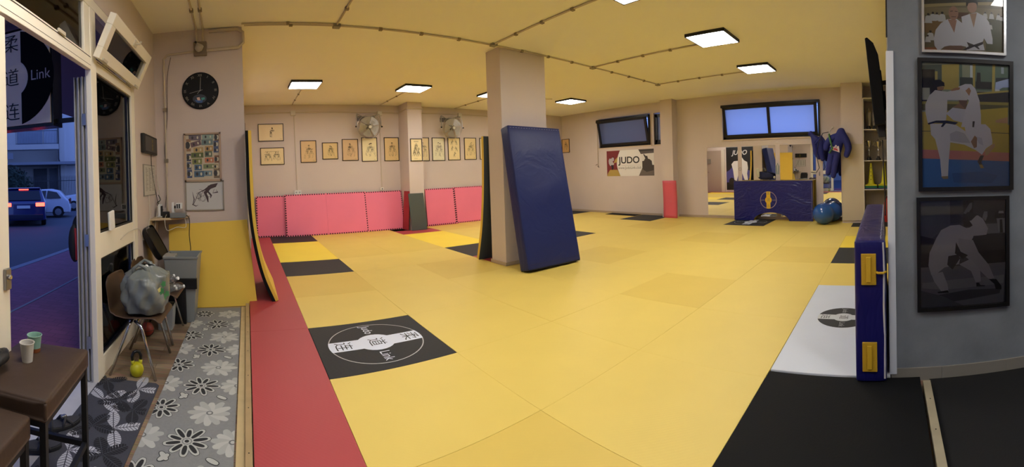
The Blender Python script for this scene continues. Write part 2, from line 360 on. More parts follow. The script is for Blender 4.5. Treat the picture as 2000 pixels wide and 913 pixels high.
B().box((.0, -1.2, 2.352), (.0015, 2.8, 2.357)).box((.0, -1.2, 2.292), (.001, 2.8, 2.294)).box((.0, 2.93, 2.352), (.0015, 3.86, 2.356)).build('gasket_line', BLACK, FR)  # thin dark gasket seams along the front of the transom beams
for yy in (.3, 1.5, 2.3, 3.1, 3.75): bx('hinge', (.0, yy-.05, 2.36), (.014, yy+.05, 2.385), M('#c9c0aa', .4), FR, bevel=.003)
# second leaf of the door towards the camera, with lock
L2 = bpy.data.objects.new('door_2', None); C.objects.link(L2); L2['kind'] = 'structure'; L2.location = (-1.1, 0, 0)
fr('stile', ((-.05, 1.532, ZF), (.012, 1.648, 2.235)), par=L2)
fr('rail', ((-.045, -1.2, .56), (-.005, 1.45, .70)), ((-.045, -1.2, ZF), (-.005, 1.45, .08)), ((-.04, .2, .08), (-.008, .3, 2.245)), par=L2)
bx('glass', (-.03, -1.2, .08), (-.026, 1.45, 2.24), GLASS, L2)
lk = B().box((.012, 1.59, .92), (.03, 1.635, 1.02)).build('lock', STEEL, L2, bevel=.004)
B().lathe([(.012, 0), (.012, .012), (.008, .014)], 16, Matrix.Translation((.03, 1.612, .98)) @ Matrix.Rotation(PI/2, 4, 'Y')).build('keyhole', CHROME, lk)
# open fanlight sash
HS = bpy.data.objects.new('window_4', None); C.objects.link(HS); HS['kind'] = 'structure'
HS.matrix_world = Matrix.Translation((-1.09, 2.82, 2.368)) @ Matrix.Rotation(.45, 4, 'Y')
W_, H_ = 1.11, .345
b = B().box((0, 0, 0), (.055, W_, .085)).box((0, 0, H_-.085), (.055, W_, H_)).box((0, 0, .085), (.055, .085, H_-.085)).box((0, W_-.085, .085), (.055, W_, H_-.085)); b.build('sash', WHITEAL, HS, bevel=.004)
bx('glass', (.02, .08, .08), (.026, W_-.08, H_-.08), GLASS, HS)
B().box((.055, .52, H_-.07), (.065, .60, H_-.02)).tube([(.062, .56, H_-.045), (.095, .56, H_-.035), (.10, .56, H_-.01)], .009).build('latch', M('#d8d0bc', .4), HS)
for yy in (.1, 1.0): bx('hinge', (.055, yy-.05, .0), (.07, yy+.05, .022), M('#c9c0aa', .4), HS, bevel=.003)
# folded security gate, edge-on against the post
g = thing('folding_gate', 'grey metal folding security gate stacked against the door post', 'gate', (-1.2, 2.80, ZF))
for k in range(7):
    x = -.045+.016*k; y0 = .0+.018*(k % 2)
    B().box((x, y0, .01), (x+.010, y0+.09, 2.27)).box((x, y0+.075, .01), (x+.016, y0+.09, 2.27)).build('gate_bar', M('#b4b2ae', .35, .3), g, bevel=.002)
for z in (.25, 1.0, 1.9):
    bx('gate_hinge', (.02, -.006, z), (.055, .0, z+.09), STEEL, g, bevel=.002)
b = B().box((.05, .03, 1.02), (.058, .05, 1.1)); b.build('gate_lock', BLACK, g)

# ---- street side -----------------------------------------------------
struct(bx('sidewalk', (-4.0, -6, -.3), (-1.1, 45, -.09), brick_mat('#96506a', '#8a4860', '#7c4458', .2, .1)))
struct(B().box((-1.55, 1.2, -.12), (-1.1, 2.95, ZF+.001)).build('doorstep', M('#b9b9bb', .3, var=.25, vscale=7)))
struct(bx('kerb', (-4.15, -6, -.3), (-4.0, 45, -.085), M('#8d8f96', .8)))
struct(bx('road', (-60, -6, -.35), (-4.15, 70, -.25), M('#46484e', .8, bump=.2, scale=30, var=.15, vscale=.7)))
struct(bx('joint_line', (-2.72, -6, -.09), (-2.68, 45, -.086), M('#8f8a92', .8)))
struct(B().box((-3.85, -6, 2.98), (-1.3, 16, 3.3)).box((-1.35, 5.2, -.1), (-1.3, 16, 3.0)).build('canopy', M('#b0a0a4', .8)))

# facade across the road (local frame: u right, z up)
fa = thing('apartment_building', 'pale apartment building with a barred balcony and a dark entrance across the road', 'building', (-16.4, 29.78, 0), .5033)
FW = M('#b8b4ae', .9, var=.08, vscale=.6); FD = M('#4a4c52', .6)
B().box((-9, 0, 4.5), (2.0, .3, 12)).box((-9, 1.6, -.3), (2.0, 1.9, 4.5)).box((1.5, -.1, -.3), (2.0, 1.6, 4.5)).build('wall', FW, fa)
B().box((2.0, 1.5, -.3), (9, 1.8, 12)).box((2.0, .3, -.3), (2.2, 1.5, 12)).build('side_wall', M('#c4c2c0', .9), fa)
B().box((-9, -1.2, 4.35), (1.5, 0, 4.75)).build('balcony_slab', FW, fa)
B().box((-9, -1.4, 3.1), (3.4, 1.6, 3.32)).box((-9, -1.2, 3.6), (-2.2, -1.1, 4.1)).build('porch_roof', M('#85868c', .9), fa)
wf = B().box((-1.9, -.06, 4.75), (.2, .0, 6.7)).build('window', M('#7f8794', .4), fa); B().box((.35, -.06, 4.75), (1.4, .0, 6.7)).build('window', M('#9aa0aa', .4), fa)
B().box((-4.2, -.06, 5.6), (-3.0, .0, 6.7)).build('window', FD, fa)
b = B()
for k in range(28): b.tube([(-1.95+k*.125, -1.15, 4.75), (-1.95+k*.125, -1.15, 5.85)], .014, 5)
b.box((-1.97, -1.17, 5.83), (1.45, -1.13, 5.88)).box((-1.97, -1.17, 4.8), (1.45, -1.13, 4.84)); b.build('balcony_railing', FD, fa)
B().tube([(1.52, -.15, 9), (1.52, -.15, 3.6), (1.62, -.15, 3.3), (1.58, -.15, 0)], .06).build('drainpipe', M('#2d2f34', .5), fa)
B().box((-.6, 1.5, -.3), (.55, 1.6, 2.9)).build('entrance_door', M('#33363c', .5), fa); B().box((.75, 1.5, .9), (1.45, 1.6, 2.9)).build('window', M('#4d525c', .4), fa)
nb = thing('apartment_building', 'added long low building further along the road, hiding bright sky in reflections', 'building', (-19, -3, -.3), 0)  # added block that keeps the bright sky out of the mirror reflections
B().box((-6, -40, 0), (0, 24, 13)).build('wall', M('#8f8a88', .9), nb)
for k in range(9):
    for z in (1.2, 4.6, 8.0): bx('window', (0, -22+k*4.6, z), (.05, -20.4+k*4.6, z+1.7), FD, nb)
fe = thing('iron_fence', 'dark iron railing fence standing before the building entrance', 'fence', tuple(Vector((-16.4, 29.78, -.3))+Matrix.Rotation(.5033, 3, 'Z') @ Vector((0, -1.9, 0))), .5033)
b = B()
for k in range(44): b.tube([(-1.6+k*.1, 0, 0), (-1.6+k*.1, 0, 2.35), (-1.6+k*.1, 0, 2.5)], [.018, .018, .002], 5)
b.build('railing', M('#2a2c30', .5), fe)
B().box((-1.6, -.02, .3), (2.8, .02, .36)).box((-1.6, -.02, 2.05), (2.8, .02, 2.1)).build('rail', M('#2a2c30', .5), fe)
# hedge
rng = random.Random(3); hd = B(); ce = Vector((-16.4, 29.78, 0))+Matrix.Rotation(.5033, 3, 'Z') @ Vector((-3.0, -3.6, 1.35))
for k in range(2600):
    d = Vector((rng.gauss(0, 1), rng.gauss(0, 1), rng.gauss(0, 1))).normalized(); q = ce+Vector((d.x*2.6, d.y*1.3, d.z*1.7))*rng.uniform(.8, 1.04)
    a = Vector((rng.uniform(-1, 1), rng.uniform(-1, 1), rng.uniform(-1, 1))).normalized()*.13; c2 = a.cross(d).normalized()*.07
    hd.add([q-a, q+c2, q+a, q-c2], [(0, 1, 2, 3)])
hd.sphere(tuple(ce), 1, 12, (2.2, 1.1, 1.45))
tag(hd.build('hedge', M('#27362a', .9)), 'dark rounded hedge in front of the apartment building', 'hedge')

def car(label, loc, rot, body, prof, wx, wr, W=1.7, lit=False, glassz=.9, L=3.6, back=None):
    """profile in local x (rear at 0, nose at -L... forward = +x), z up; body lofted over the width"""
    t = thing('car', label, 'car', loc, rot)
    n = len(prof); b = B()
    ys = [-W/2, -W/2*.96, -W/2*.9, W/2*.9, W/2*.96, W/2]
    def sec(y, k):
        fr_ = {0: (.97, .0), 1: (.99, .0), 2: (1, 0)}[min(k, 5-k)]
        o = []
        for x, z in prof:
            inn = max(0, z-glassz)*.28; yy = y*(1-inn/(W/2)*1.0) if z > glassz else y
            o.append(((x-L/2)*fr_[0]+L/2, yy, (z-.6)*(.92+.08*min(k, 5-k)/2)+.6))
        return o
    vs = []
    for k, y in enumerate(ys): vs += sec(y, k)
    fs = [(k*n+i, k*n+(i+1) % n, (k+1)*n+(i+1) % n, (k+1)*n+i) for k in range(5) for i in range(n)]+[tuple(range(n)), tuple(5*n+i for i in reversed(range(n)))]
    b.add(vs, fs); bd = b.build('body', body, t, smooth=False, bevel=.03, seg=2)
    for x in wx:
        for s in (-1, 1):
            T = Matrix.Translation((x, s*(W/2-.09), wr)) @ Matrix.Rotation(PI/2, 4, 'X')
            wb = B().lathe([(wr*.6, -.1), (wr*.94, -.1), (wr, -.07), (wr, .07), (wr*.94, .1), (wr*.6, .1)], 24, T).build('wheel', M('#141416', .8), t)
            hub = B()
            hub.lathe([(.02, .105*(-s)), (wr*.58, .1*(-s)), (wr*.6, .07*(-s))], 20, T)
            for q in range(8):
                a = 2*PI*q/8; T2 = T @ Matrix.Rotation(a, 4, 'Z'); hub.box((wr*.12, -.02, .108*(-s)), (wr*.56, .02, .118*(-s)), T2)
            hub.build('hubcap', M('#9a9da3', .4, .6), wb)
    return t
# hatchback seen from its rear quarter, brake lights on
BP = [(0, .25), (0.0, .55), (.03, .95), (.12, 1.05), (.42, 1.5), (.9, 1.6), (2.2, 1.58), (3.1, 1.05), (4.0, .92), (4.25, .7), (4.3, .25)]
cb = car('dark blue car with glowing red brake lights driving past outside', (-8.68, 14.25, -.25), 2.07, M('#10205e', .25, coat=1), BP, (.75, 3.45), .33, 1.8, L=4.3, glassz=1.0)
T = Matrix.Translation((.075, 0, 0))
def yz(bq, y0, y1, z0, z1, x0, x1, xo=.02):
    return bq.add([(x0-xo, y0, z0), (x0-xo, y1, z0), (x1-xo, y1*.9, z1), (x1-xo, y0*.9, z1)], [(0, 1, 2, 3)])
yz(B(), -.72, .72, 1.08, 1.46, .12, .40, .03).build('rear_window', BLACKG, cb)
RED = emis('brake_light', (1, .05, .03), 9)
for s in (-1, 1):
    B().box((-.03, s*.50, .82), (.03, s*.86, .97)).build('tail_light', RED, cb, bevel=.02)
B().box((.38, -.2, 1.50), (.46, .2, 1.56)).build('brake_light', RED, cb); B().box((.36, -.7, 1.53), (.6, .7, 1.58)).build('spoiler', M('#10205e', .25, coat=1), cb, bevel=.01)
pl = B().box((-.02, -.27, .74), (.0, .27, .86)).build('number_plate', M('#d5d8dc', .5), cb, bevel=.005)
B().box((-.03, -.8, .3), (.02, .8, .5)).build('bumper', M('#0c1438', .4), cb, bevel=.02)
# small white rounded car, parked, seen from its side
FP = [(0, .25), (-.02, .5), (.05, .85), (.22, 1.0), (.55, 1.38), (.95, 1.48), (1.7, 1.46), (2.3, 1.2), (2.65, .98), (3.2, .88), (3.5, .65), (3.55, .25)]
CARW = M('#c9ccd2', .3, coat=.6)
def sidewin(t, W, quads):
    for q in quads:
        for s in (-1, 1):
            b = B(); vs = []
            for x, z in q: inn = max(0, z-.9)*.28; vs.append((x, s*(W/2*(1-inn/(W/2))+.006), z))
            b.add(vs, [tuple(range(len(q)))]); b.build('side_window', BLACKG, t)
c5 = car('small rounded white car parked beyond the blue car', (-9.1, 19.75, -.25), PI+.40, CARW, FP, (.62, 2.9), .3, 1.6, L=3.55)
sidewin(c5, 1.6, [[(.45, 1.0), (.68, 1.3), (1.15, 1.4), (1.22, 1.0)], [(1.28, 1.0), (1.22, 1.4), (1.7, 1.39), (2.25, 1.12), (2.2, 1.0)]])
for s in (-1, 1): B().box((-.02, s*.5, .7), (.08, s*.72, .95)).build('tail_light', M('#5a1518', .3), c5, bevel=.02)
WP = [(0, .3), (0, .9), (.12, 1.05), (.35, 1.45), (.9, 1.55), (2.3, 1.5), (3.1, 1.08), (4.1, .95), (4.3, .7), (4.3, .3)]
cw = car('larger white car parked behind the small white one', (-8.0, 26.2, -.25), PI+.42, CARW, WP, (.8, 3.5), .33, 1.75, L=4.3)
sidewin(cw, 1.75, [[(.45, 1.05), (.6, 1.38), (1.3, 1.45), (1.3, 1.05)], [(1.36, 1.05), (1.36, 1.45), (2.25, 1.42), (2.95, 1.08)]])

# projecting shop sign
sg = thing('projecting_sign', 'square black-framed shop sign with three characters and Link hanging outside', 'sign', (-2.05, 3.2, 2.41))
R0 = .445
bx('sign_box', (-.47, .015, -.47), (.42, .2, .47), M('#0b0c10', .25), sg, bevel=.004)
bx('sign_panel', (-.44, -.001, -.44), (.40, .014, .44), M('#fff0d8', .5), sg)
T = frameT((0, -.004, 0), (1, 0, 0), (0, 0, 1))
e = B(); hb, rb, n = .235*R0, .40*R0, 24
for s in (-1, 1):
    a0 = math.asin(hb/R0); top = [(s*R0*math.sin(a0+(PI-2*a0)*i/n), R0*math.cos(a0+(PI-2*a0)*i/n)) for i in range(n+1)]
    bb = math.asin(hb/rb); inn = [(s*rb*math.sin(PI-bb-(PI-2*bb)*i/12), rb*math.cos(PI-bb-(PI-2*bb)*i/12)) for i in range(13)]
    e.poly(top+inn, 0, T)
e.build('emblem', M('#060607', .8, spec=.2), sg)
for ch, v in (('柔', .72), ('道', 0), ('连', -.72)): text(ch, .40*R0, M('#101114', .6), sg, T @ Matrix.Translation((0, v*R0, .002)), bold=-.0012)
text('Link', .30*R0, M('#cfc8c0', .6), sg, T @ Matrix.Translation((.69*R0, 0, .003)), sx=.9); text('Judo', .30*R0, M('#cfc8c0', .6), sg, T @ Matrix.Translation((-.69*R0, 0, .003)), sx=.9)
B().box((.42, .09, -.44), (.85, .12, -.40)).build('mounting_bar', BLACK, sg)
# bag hung on the gate
b = thing('backpack', 'black backpack with a red stripe hanging on the folding gate outside', 'bag', (-1.30, 2.90, .86))
B().sphere((.0, -.02, .1), .07, 10, (.7, .75, 2.1)).sphere((.01, .03, .2), .07, 10, (.7, .7, 1.6)).build('bag_body', M('#121216', .7), b, smooth=True)
B().tube([(.03, -.07, .22), (.04, -.085, .1), (.03, -.06, -.02)], .008).build('stripe', M('#a0202a', .6), b)
B().tube([(0, 0, .24), (.02, .04, .3), (0, .06, .24)], .01).build('strap', BLACK, b)

# ================================================================ FLOOR MATS
XL = [.532, 1.54, 2.54, 3.575, 4.61, 5.65, 6.71, 7.78, 8.86, 9.98]
YL = [.81, 1.815, 2.80, 3.80, 4.805, 5.86, 6.87, 7.9, 8.93, 9.9]
mrng = random.Random(8)
def mat_box(x0, y0, x1, y1, mt, label, name='floor_mat', th=.04, group=None, z=None):
    g = .0005; z1 = (mrng.uniform(-.0006, .0006) if z is None else z)
    o = B().box((-(x1-x0)/2+g, -(y1-y0)/2+g, -th), ((x1-x0)/2-g, (y1-y0)/2-g, 0)).build(name, mt, bevel=.0014, seg=1)
    o.location = ((x0+x1)/2, (y0+y1)/2, z1); return tag(o, label, 'mat', group)
ylabel = 'plain yellow foam mat in the big open yellow field of the hall floor'
black = {(0, 5): 'black foam mat in the column by the red strip, between dull and bright yellow mats', (0, 8): 'black foam mat at the far end of the left column, against the pink mats',
         (3, 5): 'black foam mat behind the curved mat, left of the central pillar', (5, 5): 'black foam mat showing behind the blue crash mat, right of the pillar', (8, 5): 'black foam mat in front of the pink roll by the window wall',
         (8, 8): 'black foam mat in the far corner of the hall behind the crash mat'}
special = {(0, 6): 'bright yellow mat in the left column, between two black mats, nearer half', (0, 7): 'bright yellow mat in the left column touching the farthest black mat',
           (3, 6): 'bright yellow mat beyond the black mat left of the pillar', (3, 7): 'bright yellow mat touching the red mat by the back wall pilaster',
           (0, 1): 'yellow mat nearer than the black logo mat, beside the red strip', (0, 3): 'yellow mat just beyond the black logo mat, beside the red strip', (1, 2): 'yellow mat right of the black logo mat',
           (0, 4): 'dull yellow mat in the left column just nearer than the black mat'}
for i in range(9):
    for j in range(9):
        a = (XL[i], YL[j], XL[i+1], YL[j+1])
        if (i, j) in ((0, 2), (8, 2)):
            t = thing('logo_mat', 'black mat with white club roundel and Judo Link lettering near the red strip' if i == 0 else 'black logo mat lying in front of the navy foam tunnel block', 'mat', ((a[0]+a[2])/2, (a[1]+a[3])/2, 0))
            B().box((-(a[2]-a[0])/2+.002, -(a[3]-a[1])/2+.002, -.04), ((a[2]-a[0])/2-.002, (a[3]-a[1])/2-.002, .0005)).build('mat_slab', BLKM, t, bevel=.002, seg=1)
            wh = M('#dde5f4', .6)
            TT = frameT((0, 0, .0008), (0, -1, 0), (1, 0, 0)) if i == 0 else frameT((.0, 0, .0008), (0, 1, 0), (-1, 0, 0))
            emblem(t, TT, .405, M('#b9bcbc', .6), wh, M('#17181c', .7), wh, ringw=.009)
        elif (i, j) in black: mat_box(*a, BLKM, black[(i, j)])
        elif (i, j) in special: mat_box(*a, YELB if 'bright' in special[(i, j)] else (YEL2 if 'dull' in special[(i, j)] else YEL), special[(i, j)])
        elif (i, j) == (3, 8): mat_box(a[0], a[1], a[2], 9.55, REDM, 'red mat on the floor in front of the back wall pilaster')
        elif (i, j) == (3, 4):
            mat_box(3.575, 5.30, 4.47, 5.86, REDM, 'red floor mat squeezed behind the central pillar')
        else:
            mt = YEL2 if (i in (1, 2) and j >= 6) or (i+2*j) % 5 == 0 else YEL
            mat_box(*a, mt, ylabel, group='yellow floor mats of the open field')
# half cells around the pillar
mat_box(3.575, 4.805, 4.61, 4.9, YEL2, 'thin yellow mat strip in front of the central pillar foot')
mat_box(4.47, 4.9, 4.61, 5.86, YEL2, 'narrow yellow strip of mat right of the central pillar')
for i in range(9):
    if i != 3: mat_box(XL[i], YL[9], XL[i+1], YB-.002, BLKM if i in (0, 8) else REDM if i < 5 else YEL, 'narrow strip of mat closing the gap along the back wall', group='strips of mat along the back wall')
mat_box(9.62, 6.9, 9.98, 8.0, BLKR, 'thin black strip of mat against the window wall under the poster', z=.006)
# nearest row, beside the partition
row = [(2.64, 4.61, None), (4.61, 5.65, YEL, 'yellow mat just beyond the grey logo mat along the right row'), (5.65, 6.71, BLKM, 'black mat in the right row beside the long blue mat'),
       (6.71, 7.78, YELB, 'bright yellow mat beyond the black mat in the right row'), (7.78, 8.9, YEL, 'yellow mat at the far end of the right row before the black one'), (8.9, 9.98, BLKM, 'black mat by the shelves at the far end of the right row')]
for r_ in row:
    if r_[2] is None:
        t = thing('logo_mat', 'pale grey mat with a small black and white club roundel beside the blue mat', 'mat', ((r_[0]+r_[1])/2, .4, 0))
        hw = (r_[1]-r_[0])/2
        B().box((-hw+.002, -.405, -.04), (hw-.002, .405, .004)).build('mat_slab', GRYM, t, bevel=.006, seg=2)
        wh = M('#cfd3d3', .6); dk = M('#26292a', .6)
        emblem(t, frameT((3.645-t.location.x, .012, .0045), (-1, 0, 0), (0, -1, 0)), .235, dk, wh, M('#17181c', .7), M('#a9adad', .6), fill=dk, ringw=.004)
    else: mat_box(r_[0], -.005, r_[1], .81, r_[2], r_[3])
# rows nearer than the field
mat_box(1.54, -.2, 2.53, .81, BLKR, 'large black rubber mat lying in front of the pale grey logo mat'); mat_box(.532, -.2, 1.54, .81, BLKR, 'black rubber mat below the viewpoint beside the yellow field')
mat_box(2.535, -.2, 2.635, .81, BLKR, 'narrow black strip between black mat and pale grey mat', z=-.006)
for k, (y0, y1) in enumerate(((-.2, 1.8), (1.8, 3.8), (3.8, 5.8), (5.8, 7.9), (7.9, 9.9))):
    mat_box(-.005 if k < 3 else .04, y0, .531, y1, REDM, ['red mat strip at the bottom of the picture beside the battens', 'red mat strip beside the black logo mat', 'red mat strip at the foot of the curved leaning mat', 'red mat strip beyond the curved leaning mat', 'farthest red mat strip reaching the pink mats'][k])
# wooden edging
BAT = M('#a88f66', .7, var=.2, vscale=9)
o = bx('edge_batten', (-.05, -1.0, ZF), (-.012, 4.68, .0), BAT); tag(o, 'long thin wooden batten with screws along the red mat strip', 'batten')
for k in range(12): B().lathe([(.004, 0), (.004, .0012)], 8, Matrix.Translation((-.031, -.4+k*.42, .0))).build('screw', BLACK, o)
tag(bx('plywood_strip', (-.10, -1.0, ZF), (-.053, 4.66, -.03), M('#c7b183', .7, var=.15, vscale=12)), 'pale plywood strip between the floral runner and the batten', 'batten')
o = bx('edge_batten', (1.0, -.262, ZF), (2.575, -.215, .0), M('#a39a82', .7, var=.2, vscale=9)); tag(o, 'wooden batten with screws between the black mats at right', 'batten')
for k in range(5): B().lathe([(.004, 0), (.004, .0012)], 8, Matrix.Translation((1.25+k*.28, -.24, .0))).build('screw', BLACK, o)
tag(bx('rubber_flooring', (-.1, -3.4, ZF), (2.66, -.265, ZF+.012), M('#0d0e11', .8, bump=.1, scale=90)), 'dark rubber flooring at the foot of the grey wall', 'mat')

# ================================================================ CEILING
LEDM = emis('led_panel', LED_COL, LED); LFR = M('#2b2c30', .4, .5)
lights = [(.95, -1.5, 'added square ceiling panel light, unseen behind the viewer, brightening the grey wall'), (-.42, 1.3, 'square ceiling panel light just inside the street door'), (1.2, 2.4, 'square ceiling panel light above the entrance mats'), (3.4, 2.42, 'square ceiling panel light cut by the top of the picture'), (5.42, 2.42, 'square ceiling light with black frame, largest seen in full, right of the pillar'),  # first panel is added out of view to brighten the grey wall
          (7.46, 2.42, 'square ceiling light nearest the wide blue window'), (1.2, 7.9, 'leftmost square ceiling light, before the fan wall'), (3.52, 7.95, 'square ceiling light second along the fan wall, above the pilaster'),
          (5.6, 7.95, 'square ceiling light half hidden behind the central pillar'), (7.92, 7.68, 'square ceiling light right of the pillar, nearest the far corner')]
for x, y, lb in lights:
    t = thing('ceiling_light', lb, 'ceiling light', (x, y, H), 0, 'square panel lights on the ceiling')
    B().box((-.3, -.3, -.045), (.3, -.285, 0)).box((-.3, .285, -.045), (.3, .3, 0)).box((-.3, -.3, -.045), (-.285, .3, 0)).box((.285, -.3, -.045), (.3, .3, 0)).build('frame', LFR, t)
    B().box((-.285, -.285, -.042), (.285, .285, -.03)).build('diffuser', LEDM, t)
CND = M('#c9bba6', .7)
def conduit(name, label, pts, r=.012, boxes=(), clips=True, par=None):
    t = thing(name, label, 'conduit', pts[0]); o = Vector(pts[0])
    B().tube([Vector(p)-o for p in pts], r, 6).build('pipe', CND, t)
    b = B(); any_ = False
    for a, c in zip(pts[:-1], pts[1:]):
        a, c = Vector(a), Vector(c); L = (c-a).length; k = int(L/.7)
        for q in range(1, k+1):
            p = a+(c-a)*(q/(k+1))-o
            if clips: B().box(p-Vector((r*1.7,)*3), p+Vector((r*1.7,)*3)).build('clip', M('#8d806a', .6), t)
    return t
ZC = H-.014
conduit('conduit', 'main conduit running across the ceiling above the central pillar', [(.03, 4.84, ZC), (1.15, 4.83, ZC), (3.43, 4.87, ZC), (5.65, 4.89, ZC), (7.8, 4.85, ZC)])
conduit('conduit', 'short parallel conduit on the ceiling beside the clock wall', [(.0, 4.80, ZC), (1.1, 4.79, ZC)], .010)
for x, y, x2, lb in ((1.15, 2.72, 1.15, 'ceiling conduit branching off toward the entrance light'), (3.43, 2.72, 3.43, 'ceiling conduit branching from the box near the pillar top toward the nearest light'),
                 (5.65, 2.72, 5.62, 'ceiling conduit leading to the largest panel light'), (7.8, 2.72, 7.68, 'ceiling conduit leading to the light nearest the wide window')):
    conduit('conduit', lb, [(x, 4.84, ZC), (x2, y, ZC)])
for x, y, lb in ((1.2, 8.2, 'conduit from the leftmost light to the fan wall'), (3.5, 8.25, 'conduit from the second light to the fan wall'), (5.75, 8.25, 'conduit from the hidden light to the second fan'), (7.3, 7.75, 'short conduit beside the light right of the pillar')):
    conduit('conduit', lb, [(x, y, ZC), ((x, YB-.02, ZC) if x != 7.3 else (6.6, 8.2, ZC))], .010)
for x, y, lb in ((1.15, 4.83, 'grey junction box on the ceiling right of the clock wall'), (3.43, 4.84, 'grey junction box on the ceiling just above the central pillar'), (5.65, 4.89, 'grey junction box on the ceiling between pillar and largest light'), (7.8, 4.85, 'small grey junction box at the far end of the ceiling conduit')):
    tag(B().box((-.045, -.045, -.04), (.045, .045, 0)).build('junction_box', M('#8e8878', .6), bevel=.006, loc=(x, y, H)), lb, 'junction box')
conduit('conduit', 'conduit running down the clock wall corner from the camera box', [(-.58, 4.925, 3.0), (-.92, 4.925, 2.98), (-.97, 4.925, 2.93), (-.97, 4.925, 1.05)], .013)
conduit('conduit', 'looped pipe from the camera box round the edge of the clock wall', [(-.5, 4.92, 3.0), (-.05, 4.92, 3.02), (.015, 4.92, 3.08), (.015, 4.92, 3.2), (-.05, 4.92, 3.245), (-.4, 4.92, 3.235)], .022, clips=False)
conduit('conduit', 'left one of two ceiling pipes meeting above the security camera', [(-.50, 3.2, ZC), (-.55, 4.9, ZC), (-.55, 4.92, 3.1)], .012); conduit('conduit', 'right one of two ceiling pipes meeting above the security camera', [(-.38, 3.2, ZC), (-.47, 4.9, ZC), (-.48, 4.92, 3.1)], .012)
conduit('conduit', 'pipe along the top of the fan wall up to the pilaster', [(.04, YB-.02, 3.06), (1.2, YB-.02, 3.07), (3.5, YB-.02, 3.07), (4.02, YB-.02, 3.07), (4.02, 9.54, 3.10), (4.46, 9.54, 3.10)], .016, clips=False)
conduit('conduit', 'pipe along the top of the fan wall right of the pilaster', [(4.46, YB-.02, 3.09), (5.9, YB-.02, 3.09), (8.2, YB-.02, 3.09)], .016, clips=False)
conduit('conduit', 'thin vertical pipe down the fan wall left of the drawings row', [(1.24, YB-.012, 3.02), (1.27, YB-.012, 1.10)], .009, clips=False)
conduit('conduit', 'thin vertical pipe down the fan wall beside the left fan', [(3.5, YB-.012, 3.02), (3.5, YB-.012, 1.10)], .009, clips=False)
for x, z, s, lb in ((1.22, 3.05, .06, 'white junction box on the fan wall above the two landscape drawings'), (3.5, 3.05, .06, 'white junction box on the fan wall beside the left fan'), (5.92, 3.07, .06, 'white junction box on the fan wall beside the right fan')):
    tag(B().box((-s, -.06, -s), (s, 0, s)).build('junction_box', M('#d2cdc4', .5), bevel=.008, loc=(x, YB, z)), lb, 'junction box')
sk = tag(B().box((-.09, -.05, -.055), (.09, 0, .055)).build('socket', M('#e4e2de', .5), bevel=.006, loc=(1.28, YB, 1.06)), 'white double wall socket above the pink mats', 'socket')
for s in (-1, 1): B().lathe([(.02, 0), (.02, .003)], 14, Matrix.Translation((s*.04, -.05, 0)) @ Matrix.Rotation(PI/2, 4, 'X')).build('outlet', M('#a9a9aa', .5), sk)
sk = tag(B().box((-.045, -.04, -.04), (.045, 0, .04)).build('socket', M('#e4e2de', .5), bevel=.006, loc=(3.5, YB, 1.06)), 'small white wall socket above the pink mats by the pilaster', 'socket')
B().lathe([(.018, 0), (.018, .003)], 14, Matrix.Translation((0, -.04, 0)) @ Matrix.Rotation(PI/2, 4, 'X')).build('outlet', M('#55555a', .5), sk)
t = thing('fuse_box', 'pale grey wall box on the left side wall above the red strip', 'box', (.0, 6.05, 1.50)); bx('housing', (0, -.1, -.11), (.09, .1, .11), M('#9fb0b8', .5), t, bevel=.008); bx('lid', (.09, -.08, -.08), (.1, .08, .09), M('#b8c6cc', .4), t, bevel=.004)

